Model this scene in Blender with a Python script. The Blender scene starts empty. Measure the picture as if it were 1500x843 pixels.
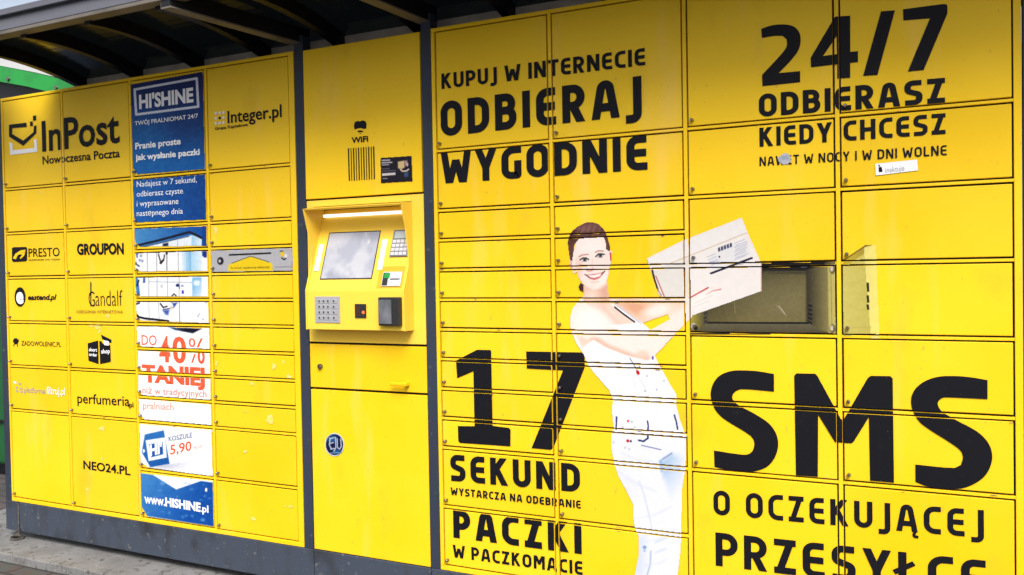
import bpy, bmesh, math, random
import numpy as np
from mathutils import Matrix, Vector
from mathutils.geometry import tessellate_polygon

S = bpy.context.scene
COL = S.collection
rnd = random.Random(7)

# ------------------------------------------------------------------ camera
RX = np.array([0.89166881, 0.45235624, -0.01733685])
UP = np.array([0.0065178, 0.02546477, 0.99965447])
FW = np.array([-0.45264142, 0.89147371, -0.01975777])
CAM = np.array([4.27658061, -2.81219360, 1.09635483])
FPX = 1300.0
cd = bpy.data.cameras.new("camera")
cd.sensor_width = 36.0
cd.lens = FPX / 1500.0 * 36.0
cd.clip_start = 0.05
cd.clip_end = 500
cam = bpy.data.objects.new("camera", cd)
COL.objects.link(cam)
cam.matrix_world = Matrix(((RX[0], UP[0], -FW[0], CAM[0]), (RX[1], UP[1], -FW[1], CAM[1]), (RX[2], UP[2], -FW[2], CAM[2]), (0, 0, 0, 1)))
S.camera = cam

# ------------------------------------------------------------------ sky, sun, exposure
SUN_EL, SUN_AZ = math.radians(48), math.radians(30)     # azimuth measured from -y (in front of the lockers) towards +x
w = bpy.data.worlds.new("World")
S.world = w
w.use_nodes = True
nt = w.node_tree
sky = nt.nodes.new("ShaderNodeTexSky")
sky.sky_type = 'NISHITA'
sky.sun_disc = False
sky.sun_elevation = SUN_EL
sky.sun_rotation = math.pi - SUN_AZ
sky.air_density = 1.0
sky.dust_density = 7.0
sky.ozone_density = 1.0
bg = nt.nodes["Background"]
cl = nt.nodes.new("ShaderNodeTexNoise")          # bright broken overcast
cl.inputs["Scale"].default_value = 2.2
cl.inputs["Detail"].default_value = 6
cr = nt.nodes.new("ShaderNodeMapRange")
cr.inputs["From Min"].default_value = .34
cr.inputs["From Max"].default_value = .58
cr.inputs["To Max"].default_value = .62
cm = nt.nodes.new("ShaderNodeMix")
cm.data_type = 'RGBA'
cm.inputs[7].default_value = (5.6, 5.7, 5.9, 1)
wt = nt.nodes.new("ShaderNodeTexCoord")
nt.links.new(wt.outputs["Generated"], cl.inputs["Vector"])
nt.links.new(cl.outputs["Fac"], cr.inputs["Value"])
nt.links.new(cr.outputs[0], cm.inputs[0])
nt.links.new(sky.outputs[0], cm.inputs[6])
nt.links.new(cm.outputs[2], bg.inputs[0])
bg.inputs[1].default_value = 0.12
sd = bpy.data.lights.new("sun", 'SUN')
sd.energy = 2.3
sd.angle = math.radians(32)
sd.color = (1.0, 0.96, 0.9)
sun = bpy.data.objects.new("sun", sd)
COL.objects.link(sun)
d = Vector((math.sin(SUN_AZ) * math.cos(SUN_EL), -math.cos(SUN_AZ) * math.cos(SUN_EL), math.sin(SUN_EL)))
sun.rotation_euler = (-d).to_track_quat('-Z', 'Y').to_euler()
S.view_settings.view_transform = 'Standard'
S.view_settings.look = 'None'
S.view_settings.exposure = 0.84
S.view_settings.gamma = 1.0
S.view_settings.use_curve_mapping = False


# ------------------------------------------------------------------ helpers
def lin(c):
    out = []
    for v in c:
        v = v / 255.0
        out.append(v / 12.92 if v <= 0.04045 else ((v + 0.055) / 1.055) ** 2.4)
    return out


def F(px, py, y=0.0):
    """a point of the facade (x, z) from where the photograph shows it"""
    d = FW + RX * (px - 750.0) / FPX - UP * (py - 421.5) / FPX
    t = (y - CAM[1]) / d[1]
    p = CAM + d * t
    return float(p[0]), float(p[2])


def material(name, col, rough=0.5, metal=0.0, spec=0.5, noise=None, bump=None, emit=None, alpha=None, attr=None, coat=0.0, vary=0.0):
    m = bpy.data.materials.new(name)
    m.use_nodes = True
    n, l = m.node_tree.nodes, m.node_tree.links
    b = n["Principled BSDF"]
    b.inputs["Base Color"].default_value = (*col, 1)
    b.inputs["Roughness"].default_value = rough
    b.inputs["Metallic"].default_value = metal
    b.inputs["Specular IOR Level"].default_value = spec
    b.inputs["Coat Weight"].default_value = coat
    tc = n.new("ShaderNodeTexCoord")
    if attr:
        a = n.new("ShaderNodeAttribute")
        a.attribute_name = attr
        l.new(a.outputs["Color"], b.inputs["Base Color"])
    for k, (scale, detail, lo, hi, col2, stretch) in enumerate(noise or []):
        mp = n.new("ShaderNodeMapping")
        mp.inputs["Scale"].default_value = stretch
        mp.inputs["Location"].default_value = (k * 3.1, 1.7 * k, 0.6)
        l.new(tc.outputs["Object"], mp.inputs["Vector"])
        t = n.new("ShaderNodeTexNoise")
        t.inputs["Scale"].default_value = scale
        t.inputs["Detail"].default_value = detail
        l.new(mp.outputs[0], t.inputs["Vector"])
        r = n.new("ShaderNodeMapRange")
        r.inputs["From Min"].default_value = lo
        r.inputs["From Max"].default_value = hi
        l.new(t.outputs["Fac"], r.inputs["Value"])
        mx = n.new("ShaderNodeMix")
        mx.data_type = 'RGBA'
        src = b.inputs["Base Color"].links[0].from_socket if b.inputs["Base Color"].links else None
        if src:
            l.new(src, mx.inputs[6])
        else:
            mx.inputs[6].default_value = (*col, 1)
        mx.inputs[7].default_value = (*col2, 1)
        l.new(r.outputs[0], mx.inputs[0])
        l.new(mx.outputs[2], b.inputs["Base Color"])
    if vary:
        oi = n.new("ShaderNodeObjectInfo")
        hs = n.new("ShaderNodeHueSaturation")
        r = n.new("ShaderNodeMapRange")
        r.inputs["To Min"].default_value = 1 - vary
        r.inputs["To Max"].default_value = 1 + vary * .4
        l.new(oi.outputs["Random"], r.inputs["Value"])
        l.new(r.outputs[0], hs.inputs["Value"])
        l.new(b.inputs["Base Color"].links[0].from_socket, hs.inputs["Color"])
        l.new(hs.outputs[0], b.inputs["Base Color"])
    if bump:
        t = n.new("ShaderNodeTexNoise")
        t.inputs["Scale"].default_value = bump[0]
        t.inputs["Detail"].default_value = 4
        l.new(tc.outputs["Object"], t.inputs["Vector"])
        bp = n.new("ShaderNodeBump")
        bp.inputs["Strength"].default_value = bump[1]
        bp.inputs["Distance"].default_value = bump[2]
        l.new(t.outputs["Fac"], bp.inputs["Height"])
        l.new(bp.outputs[0], b.inputs["Normal"])
    if emit:
        b.inputs["Emission Color"].default_value = (*emit[0], 1)
        b.inputs["Emission Strength"].default_value = emit[1]
    if alpha is not None:
        b.inputs["Alpha"].default_value = alpha
    return m


YCOL = (0.80, 0.532, 0.016)
M_YEL = material("yellow_paint", YCOL, 0.42, spec=0.16,
                 noise=[(2.0, 5, .40, .68, (0.765, 0.492, 0.006), (1, 1, 1)), (11, 6, .58, .80, (0.80, 0.53, 0.07), (1, 1, .16)), (5, 8, .60, .80, (0.64, 0.41, 0.02), (1, 1, .5)), (75, 3, .70, .80, (0.50, 0.33, 0.05), (1, 1, .5)), (150, 2, .74, .80, (0.30, 0.20, 0.06), (1, 1, 1))],
                 bump=(6, 0.10, 0.012), vary=0.07)
M_YEL2 = material("yellow_fascia_paint", (0.82, 0.56, 0.06), 0.42, spec=0.25, noise=[(5, 5, .5, .8, (0.78, 0.53, 0.05), (1, 1, 1))], bump=(90, 0.05, 0.002))
M_GREY = material("blue_grey_paint", (0.028, 0.037, 0.060), 0.5, spec=.25, noise=[(5, 7, .45, .72, (0.02, 0.026, 0.042), (1, 1, .3)), (34, 4, .66, .76, (0.09, 0.09, 0.10), (1, 1, 1))], bump=(60, .05, .003))
M_PLINTH = material("blue_grey_plinth_paint", (0.043, 0.055, 0.080), 0.55, spec=.25, noise=[(6, 8, .52, .70, (0.024, 0.026, 0.032), (1, 1, .8)), (30, 4, .64, .74, (0.15, 0.15, 0.15), (1, 1, 1)), (16, 5, .55, .75, (0.034, 0.040, 0.052), (1, 1, .10)), (120, 3, .66, .76, (0.12, 0.115, 0.10), (1, 1, 1))], bump=(50, .06, .003))
M_GAPSHADE = material("black_gap_shade", (0.012, 0.010, 0.008), 0.8)  # black backing plate, stands for the shade inside the door gaps
M_INK = material("black_vinyl", (0.007, 0.0075, 0.011), 0.5, spec=0.10, noise=[(40, 5, .62, .8, (0.014, 0.014, 0.017), (1, 1, 1)), (170, 3, .74, .80, (0.10, 0.09, 0.08), (1, 1, .6))])
M_WHITEINK = material("white_vinyl", (0.74, 0.76, 0.80), 0.45)
M_REDINK = material("red_vinyl", (0.62, 0.075, 0.025), 0.45, noise=[(60, 3, .5, .75, (0.66, 0.13, 0.05), (1, 1, 1))])
M_BLUEINK = material("blue_vinyl", (0.01, 0.075, 0.27), 0.45)
M_PRINT = material("printed_foil", (0.5, 0.5, 0.5), 0.45, spec=0.15, attr="Col")
M_STEEL = material("lock_steel", (0.24, 0.225, 0.215), 0.34, metal=1.0)
M_KEYS = material("brushed_steel", (0.44, 0.45, 0.48), 0.45, metal=0.35, noise=[(120, 3, .4, .7, (0.36, 0.37, 0.4), (1, 1, 8))])
M_DARK = material("dark_plastic", (0.018, 0.018, 0.02), 0.35)
M_RUBBER = material("dirty_rubber", (0.035, 0.032, 0.028), 0.8, noise=[(40, 4, .45, .7, (0.11, 0.10, 0.085), (1, 1, 1))])
M_CONC = material("concrete", (0.165, 0.17, 0.175), 0.9, noise=[(5, 8, .42, .66, (0.11, 0.11, 0.11), (1, 1, 1)), (34, 6, .56, .70, (0.06, 0.058, 0.055), (1, 1, 1)), (90, 3, .64, .74, (0.30, 0.30, 0.30), (1, 1, 1))], bump=(45, .35, .01))
M_BEAM = material("gutter_grey_paint", (0.105, 0.112, 0.14), 0.5, noise=[(8, 6, .45, .75, (0.07, 0.075, 0.095), (.15, 1, 1))], bump=(50, .04, .003))
M_BEAMU = material("beam_painted_lit_brown", (0.13, 0.118, 0.10), 0.55, noise=[(8, 6, .45, .75, (0.07, 0.065, 0.06), (1, 1, 1))])  # lit tone of the beam and gutter undersides, put into the colour
M_RIB = material("black_rib_paint", (0.006, 0.006, 0.008), 0.4, spec=.3)
M_PURLIN = material("galvanised_purlin", (0.50, 0.47, 0.43), 0.6, noise=[(9, 6, .4, .7, (0.36, 0.33, 0.30), (1, 1, 1))])
M_GREEN = material("green_paint", (0.006, 0.26, 0.035), 0.4, noise=[(6, 5, .45, .75, (0.006, 0.13, 0.025), (1, 1, 1))])
M_DKGREEN = material("dark_green_paint", (0.006, 0.085, 0.022), 0.45, noise=[(5, 5, .45, .75, (0.004, 0.06, 0.018), (1, 1, 1))])
M_PALE = material("pale_grey_roofing", (0.46, 0.46, 0.5), 0.55)
M_WALL = material("grey_plaster", (0.20, 0.19, 0.18), 0.9, noise=[(4, 7, .4, .7, (0.13, 0.125, 0.12), (1, 1, 1))], bump=(30, .2, .01))
M_SCREEN = material("screen_sky_reflection", (0.31, 0.335, 0.41), 0.14, spec=0.5, noise=[(8, 2.5, .47, .60, (0.42, 0.435, 0.49), (1, 1, 1)), (12, 3, .60, .68, (0.6, 0.6, 0.6), (1, 1, 1)), (10, 2, .56, .68, (0.26, 0.28, 0.35), (1, 1, 1))])  # pale noise blotches paint a cloudy sky reflection into the screen colour
M_LAMP = material("lamp_tube", (0.9, 0.9, 0.9), 0.4, emit=((1.0, 0.93, 0.97), 0.75))
M_PADGREY = material("pin_pad_grey", (0.16, 0.165, 0.19), 0.45)
M_KEYCAP = material("grey_keycap", (0.52, 0.53, 0.56), 0.4)
M_PLATE = material("white_plastic", (0.70, 0.69, 0.66), 0.4)


def roof_material():
    m = bpy.data.materials.new("smoked_polycarbonate")
    m.use_nodes = True
    n, l = m.node_tree.nodes, m.node_tree.links
    b = n["Principled BSDF"]
    b.inputs["Base Color"].default_value = (0.006, 0.008, 0.009, 1)
    b.inputs["Roughness"].default_value = 0.12
    b.inputs["Specular IOR Level"].default_value = 0.35
    t = n.new("ShaderNodeBsdfTransparent")
    t.inputs[0].default_value = (0.30, 0.36, 0.36, 1)
    mx = n.new("ShaderNodeMixShader")
    mx.inputs[0].default_value = 0.13
    l.new(b.outputs[0], mx.inputs[1])
    l.new(t.outputs[0], mx.inputs[2])
    l.new(mx.outputs[0], n["Material Output"].inputs[0])
    return m


M_ROOF = roof_material()


def paver_material():
    m = material("worn_pavers", (0.08, 0.075, 0.075), 0.9, bump=(60, .4, .01))
    n, l = m.node_tree.nodes, m.node_tree.links
    b = n["Principled BSDF"]
    tc = n.new("ShaderNodeTexCoord")
    br = n.new("ShaderNodeTexBrick")
    br.inputs["Scale"].default_value = 1.0
    br.inputs["Brick Width"].default_value = 0.2
    br.inputs["Row Height"].default_value = 0.1
    br.inputs["Mortar Size"].default_value = 0.006
    br.inputs["Color1"].default_value = (0.10, 0.09, 0.086, 1)
    br.inputs["Color2"].default_value = (0.075, 0.07, 0.07, 1)
    br.inputs["Mortar"].default_value = (0.025, 0.023, 0.02, 1)
    l.new(tc.outputs["Object"], br.inputs["Vector"])
    no = n.new("ShaderNodeTexNoise")
    no.inputs["Scale"].default_value = 18
    no.inputs["Detail"].default_value = 7
    l.new(tc.outputs["Object"], no.inputs["Vector"])
    mx = n.new("ShaderNodeMix")
    mx.data_type = 'RGBA'
    mx.blend_type = 'MULTIPLY'
    mx.inputs[0].default_value = 0.7
    l.new(br.outputs["Color"], mx.inputs[6])
    l.new(no.outputs["Color"], mx.inputs[7])
    l.new(mx.outputs[2], b.inputs["Base Color"])
    return m


M_PAVE = paver_material()


class MB:
    """collects shapes; build() links them as ONE mesh object"""

    def __init__(self):
        self.v, self.f = [], []

    def add(self, vs, fs):
        o = len(self.v)
        self.v += [tuple(p) for p in vs]
        self.f += [tuple(i + o for i in f) for f in fs]
        return self

    def box(self, x0, x1, y0, y1, z0, z1, bev=0.0):
        if bev <= 0:
            v = [(x0, y0, z0), (x1, y0, z0), (x1, y1, z0), (x0, y1, z0), (x0, y0, z1), (x1, y0, z1), (x1, y1, z1), (x0, y1, z1)]
            return self.add(v, [(0, 3, 2, 1), (4, 5, 6, 7), (0, 1, 5, 4), (1, 2, 6, 5), (2, 3, 7, 6), (3, 0, 4, 7)])
        bm = bmesh.new()
        bmesh.ops.create_cube(bm, size=1.0)
        for q in bm.verts:
            q.co = ((x0 + x1) / 2 + q.co.x * (x1 - x0), (y0 + y1) / 2 + q.co.y * (y1 - y0), (z0 + z1) / 2 + q.co.z * (z1 - z0))
        bmesh.ops.bevel(bm, geom=bm.edges[:], offset=bev, segments=2, affect='EDGES', profile=0.5)
        bm.verts.index_update()
        self.add([q.co[:] for q in bm.verts], [[q.index for q in f.verts] for f in bm.faces])
        bm.free()
        return self

    def prism(self, pts, vec):
        """pts: closed 3-D outline (any winding), extruded by vec; caps tessellated"""
        n = len(pts)
        a = [Vector(p) for p in pts]
        b = [p + Vector(vec) for p in a]
        tris = tessellate_polygon([a])
        fs = [tuple(t) for t in tris] + [tuple(i + n for i in reversed(t)) for t in tris]
        fs += [(i, (i + 1) % n, n + (i + 1) % n, n + i) for i in range(n)]
        return self.add([p[:] for p in a + b], fs)

    def tube(self, p0, p1, r0, r1=None, seg=16, cap=True):
        r1 = r0 if r1 is None else r1
        p0, p1 = Vector(p0), Vector(p1)
        d = (p1 - p0).normalized()
        a = d.orthogonal().normalized()
        b = d.cross(a)
        vs = []
        for p, r in ((p0, r0), (p1, r1)):
            for i in range(seg):
                t = 2 * math.pi * i / seg
                vs.append((p + a * r * math.cos(t) + b * r * math.sin(t))[:])
        fs = [(i, (i + 1) % seg, seg + (i + 1) % seg, seg + i) for i in range(seg)]
        if cap:
            fs += [tuple(reversed(range(seg))), tuple(range(seg, 2 * seg))]
        return self.add(vs, fs)

    def build(self, name, mat, parent=None, label=None, kind=None, smooth=False):
        me = bpy.data.meshes.new(name)
        me.from_pydata(self.v, [], self.f)
        bm = bmesh.new()
        bm.from_mesh(me)
        bmesh.ops.recalc_face_normals(bm, faces=bm.faces)
        bm.to_mesh(me)
        bm.free()
        me.materials.append(mat)
        if smooth:
            me.shade_smooth()
        o = bpy.data.objects.new(name, me)
        COL.objects.link(o)
        if parent:
            o.parent = parent
        if label:
            o["label"] = label
        if kind:
            o["kind"] = kind
        return o


def thing(name, label, cat, group=None, kind=None):
    o = bpy.data.objects.new(name, None)
    COL.objects.link(o)
    o["label"], o["category"] = label, cat
    if group:
        o["group"] = group
    if kind:
        o["kind"] = kind
    return o


def tag(o, label, cat):
    o["label"], o["category"] = label, cat
    return o


# ---- flat graphics -------------------------------------------------------
def clip_half(poly, ax, val, keep_less):
    out = []
    n = len(poly)
    for i in range(n):
        a, b = poly[i], poly[(i + 1) % n]
        da = (val - a[ax]) if keep_less else (a[ax] - val)
        db = (val - b[ax]) if keep_less else (b[ax] - val)
        if da >= 0:
            out.append(a)
        if (da >= 0) != (db >= 0):
            t = da / (da - db)
            out.append((a[0] + (b[0] - a[0]) * t, a[1] + (b[1] - a[1]) * t))
    return out


def clip_rect(poly, r):
    x0, x1, z0, z1 = r
    xs = [p[0] for p in poly]
    zs = [p[1] for p in poly]
    if max(xs) <= x0 or min(xs) >= x1 or max(zs) <= z0 or min(zs) >= z1:
        return []
    if min(xs) >= x0 and max(xs) <= x1 and min(zs) >= z0 and max(zs) <= z1:
        return poly
    for ax, val, less in ((0, x0, False), (0, x1, True), (1, z0, False), (1, z1, True)):
        poly = clip_half(poly, ax, val, less)
        if len(poly) < 3:
            return []
    return poly


def tess(outline, holes=()):
    loops = [[Vector((p[0], p[1], 0)) for p in outline]] + [[Vector((p[0], p[1], 0)) for p in h] for h in holes]
    flat = [p for lp in loops for p in lp]
    return [[(flat[i].x, flat[i].y) for i in t] for t in tessellate_polygon(loops)]


def decal(name, polys, mat, parent, cells, level=1, label=None, yb=0.0, layers=None):
    """polys: convex (x,z) polygons; printed on the surfaces given by cells only (not in the gaps)"""
    m = MB()
    for k, p in enumerate(polys):
        y = yb - 0.0015 - 0.0003 * level - (0.00008 * layers[k] if layers else 0)
        for r in (cells or [None]):
            q = clip_rect(p, r) if r else p
            if len(q) >= 3:
                m.add([(a, y, b) for a, b in q], [tuple(range(len(q)))])
    if not m.f:
        return None
    o = m.build(name, mat, parent, label)
    for pl in o.data.polygons:
        if pl.normal.y > 0:
            pl.flip()
    return o


def curvy(pts, lim=48):
    """rounds a traced outline: spline between its corners"""
    n = len(pts)
    P = [Vector(p_) for p_ in pts]
    corner = []
    for i in range(n):
        u, v = P[i] - P[i - 1], P[(i + 1) % n] - P[i]
        corner.append(math.degrees(u.angle(v)) > lim)
    out = []
    for i in range(n):
        p1, p2 = P[i], P[(i + 1) % n]
        if (p2 - p1).length < 3:
            out.append(p1[:])
            continue
        t1 = (p2 - p1) if corner[i] else (p2 - P[i - 1]) * .5
        t2 = (p2 - p1) if corner[(i + 1) % n] else (P[(i + 2) % n] - p1) * .5
        L_ = (p2 - p1).length
        t1, t2 = t1.normalized() * L_, t2.normalized() * L_
        for k_ in range(4):
            t = k_ / 4
            h = (2 * t ** 3 - 3 * t * t + 1, t ** 3 - 2 * t * t + t, -2 * t ** 3 + 3 * t * t, t ** 3 - t * t)
            out.append((p1 * h[0] + t1 * h[1] + p2 * h[2] + t2 * h[3])[:])
    return out


def pxpoly(pts, holes=()):
    return tess([F(*p) for p in pts], [[F(*p) for p in h] for h in holes])


# ---- stroke lettering (squarish sans capitals), unit cap height ------------
def fillet(pts, closed):
    out = []
    n = len(pts)
    for i, p in enumerate(pts):
        r = p[2] if len(p) > 2 else 0
        if r <= 0 or (not closed and i in (0, n - 1)):
            out.append((p[0], p[1]))
            continue
        a, b, c = Vector(pts[i - 1][:2]), Vector(p[:2]), Vector(pts[(i + 1) % n][:2])
        u, v = (a - b).normalized(), (c - b).normalized()
        ang = u.angle(v)
        dd = min(r / math.tan(ang / 2), (a - b).length * 0.5 if (i > 1 or closed) else (a - b).length, (c - b).length * 0.5 if (i < n - 2 or closed) else (c - b).length)
        rr = dd * math.tan(ang / 2)
        cen = b + (u + v).normalized() * (rr / math.sin(ang / 2))
        s, e = b + u * dd - cen, b + v * dd - cen
        tot = s.angle_signed(e)
        k = 7
        for j in range(k + 1):
            w_ = Vector(s)
            w_.rotate(Matrix.Rotation(-tot * j / k, 2))
            out.append((cen + w_)[:])
    return out


def ribbon(pts, t, closed=False):
    p = [Vector(q) for q in fillet(pts, closed)]
    q = [p[0]]
    for a in p[1:]:
        if (a - q[-1]).length > 1e-5:
            q.append(a)
    if closed and (q[0] - q[-1]).length < 1e-5:
        q.pop()
    p = q
    n = len(p)
    L, R = [], []
    for i in range(n):
        a = p[i - 1] if (i > 0 or closed) else None
        c = p[(i + 1) % n] if (i < n - 1 or closed) else None
        d1 = (p[i] - a).normalized() if a is not None else (c - p[i]).normalized()
        d2 = (c - p[i]).normalized() if c is not None else d1
        n1, n2 = Vector((-d1.y, d1.x)), Vector((-d2.y, d2.x))
        m = (n1 + n2)
        m = m / max(m.length_squared, 0.25) * 2 * (t / 2)
        L.append(p[i] + m)
        R.append(p[i] - m)
    out = []
    for i in range(n if closed else n - 1):
        j = (i + 1) % n
        out.append([L[i][:], R[i][:], R[j][:], L[j][:]])
    return out


def glyph(c, t):
    h = t / 2
    T, B = 1 - h, h
    W = dict(I=t, W=.92, M=.80, N=.68, A=.70, K=.64, J=.40, T=.58, E=.55, C=.56, S=.58, Z=.56, Y=.66, L=.5, P=.60, R=.62, B=.62, D=.64, O=.66, U=.64, G=.60, H=.66, F=.52).get(c, .6)
    w_ = W
    st = []
    tops = {}
    lo = 0.0

    def s(*pts, closed=False):
        st.append(ribbon(pts, t, closed))
    if c == 'I':
        s((h, 0), (h, 1))
    elif c in 'OQ':
        s((h, B, .24), (w_ - h, B, .24), (w_ - h, T, .24), (h, T, .24), closed=True)
    elif c == 'D':
        s((h, 0), (h, 1))
        s((h, T), (w_ - h, T, .26), (w_ - h, B, .26), (h, B))
    elif c == 'C':
        s((w_, T), (h, T, .26), (h, B, .26), (w_, B))
    elif c == 'G':
        s((w_, T), (h, T, .26), (h, B, .26), (w_ - h, B, .03), (w_ - h, .56))
    elif c == 'E':
        s((w_ - .02, T), (h, T, .2), (h, B, .2), (w_, B))
        s((h, .5), (w_ - .03, .5))
    elif c == 'F':
        s((w_, T), (h, T, .02), (h, 0))
        s((h, .48), (w_ - .04, .48))
    elif c == 'S':
        s((w_ - .03, T), (h, T, .24), (h, .57, .12), (w_ - h, .43, .12), (w_ - h, B, .24), (.02, B))
    elif c == 'U':
        s((h, 1), (h, B, .26), (w_ - h, B, .26), (w_ - h, 1))
    elif c == 'J':
        s((w_ - h, 1), (w_ - h, -.08, .14), (0, -.08))
        lo = -.3
    elif c == 'L':
        s((h, 1), (h, B, .02), (w_, B))
    elif c == 'T':
        s((0, T), (w_, T))
        s((w_ / 2, T), (w_ / 2, 0))
    elif c == 'H':
        s((h, 0), (h, 1))
        s((w_ - h, 0), (w_ - h, 1))
        s((h, .5), (w_ - h, .5))
    elif c == 'P':
        s((h, 0), (h, 1))
        s((h, T), (w_ - h, T, .22), (w_ - h, .42, .22), (h, .42))
    elif c == 'R':
        s((h, 0), (h, 1))
        s((h, T), (w_ - h - .02, T, .22), (w_ - h - .02, .44, .22), (h, .44))
        s((w_ * .42, .5), (w_ - h * .85, -.08))
    elif c == 'B':
        s((h, 0), (h, 1))
        s((h, T), (w_ - h - .03, T, .18), (w_ - h - .03, .53, .16), (h, .53))
        s((h, .53), (w_ - h, .53, .18), (w_ - h, B, .2), (h, B))
    elif c == 'K':
        s((h, 0), (h, 1))
        s((h, .42), (w_ - h * .9, 1.08))
        s((w_ * .36, .60), (w_ - h * .7, -.06))
    elif c == 'N':
        s((h, 0), (h, 1))
        s((w_ - h, 0), (w_ - h, 1))
        s((h * .8, 1.06), (w_ - h * .8, -.06))
    elif c == 'M':
        s((h, 0), (h, 1))
        s((w_ - h, 0), (w_ - h, 1))
        s((h, 1.08), (w_ / 2 + .03, .36))
        s((w_ - h, 1.08), (w_ / 2 - .03, .36))
    elif c == 'W':
        s((h * .7, 1.05), (w_ * .26, -.05))
        s((w_ - h * .7, 1.05), (w_ * .74, -.05))
        s((w_ * .26, -.05), (w_ * .53, .86))
        s((w_ * .74, -.05), (w_ * .47, .86))
        tops = {2: .74, 3: .74}
    elif c == 'A':
        s((h * .75, -.08), (w_ * .36, T, .12), (w_ * .64, T, .12), (w_ - h * .75, -.08))
        s((w_ * .22, .30), (w_ * .78, .30))
    elif c == 'V':
        s((h * .7, 1.05), (w_ / 2, -.05))
        s((w_ - h * .7, 1.05), (w_ / 2, -.05))
    elif c == 'Y':
        s((h * .75, 1.06), (w_ / 2 + .02, .36))
        s((w_ - h * .75, 1.06), (w_ / 2 - .02, .36))
        s((w_ / 2, .44), (w_ / 2, 0))
    elif c == 'Z':
        s((0, T), (w_, T))
        s((0, B), (w_, B))
        s((w_ - t * .62, 1.0), (t * .62, 0.0))
    elif c == '/':
        s((0, -.05), (w_ * .7, 1.05))
    out = []
    for layer, stroke in enumerate(st):
        for p in stroke:
            for ax, val, less in ((1, tops.get(layer, 1.0), True), (1, lo, False)):
                p = clip_half(p, ax, val, less)
                if len(p) < 3:
                    break
            if len(p) >= 3:
                out.append((p, layer))
    return out, w_


def stroke_text(txt, t=.19, gap=.13, space=.32):
    x, polys, nw = 0.0, [], 0
    for ch in txt:
        if ch == ' ':
            x += space
            nw += 1
            continue
        base = {'Ą': 'A', 'Ł': 'L', 'Ó': 'O'}.get(ch, ch)
        g, w_ = glyph(base, t)
        if ch == 'Ą':
            g += [(q, 3) for q in ribbon(((w_ - .08, .02), (w_ - .14, -.16, .06), (w_ + .03, -.17)), t * .55)]
        if ch == 'Ł':
            g += [(q, 3) for q in ribbon(((-.1, .42), (.36, .72)), t * .7)]
        polys += [([(a + x, b) for a, b in p], ly, nw) for p, ly in g]
        x += w_ + gap
    return polys, x - gap


def place(polys, width, BL, BR, top):
    """fit lettering of unit cap height between two baseline points of the photograph"""
    a, b = Vector(F(*BL)), Vector(F(*BR))
    u = b - a
    hgt = F(*top)[1] - a.y
    return [[(a.x + u.x * p[0] / width, a.y + u.y * p[0] / width + hgt * p[1]) for p in q] for q in polys]


_fonts = {}


def font_polys(txt, bold=0.0, shear=0.0):
    """triangles of text in the built-in font, unit cap height, starting at x = 0"""
    cu = bpy.data.curves.new("lettering_source", 'FONT')
    cu.body = txt
    cu.offset = bold
    cu.shear = shear
    cu.resolution_u = 3
    ob = bpy.data.objects.new("lettering_source", cu)
    COL.objects.link(ob)
    bpy.context.view_layer.update()
    ev = ob.evaluated_get(bpy.context.evaluated_depsgraph_get())
    me = ev.to_mesh()
    vs = [(v.co.x, v.co.y) for v in me.vertices]
    ps = [[vs[i] for i in p.vertices] for p in me.polygons]
    ev.to_mesh_clear()
    bpy.data.objects.remove(ob)
    bpy.data.curves.remove(cu)
    x0 = min(p[0] for p in vs)
    x1 = max(p[0] for p in vs)
    k = 1 / 0.729
    return [[((x - x0) * k, y * k) for x, y in p] for p in ps], (x1 - x0) * k


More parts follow.
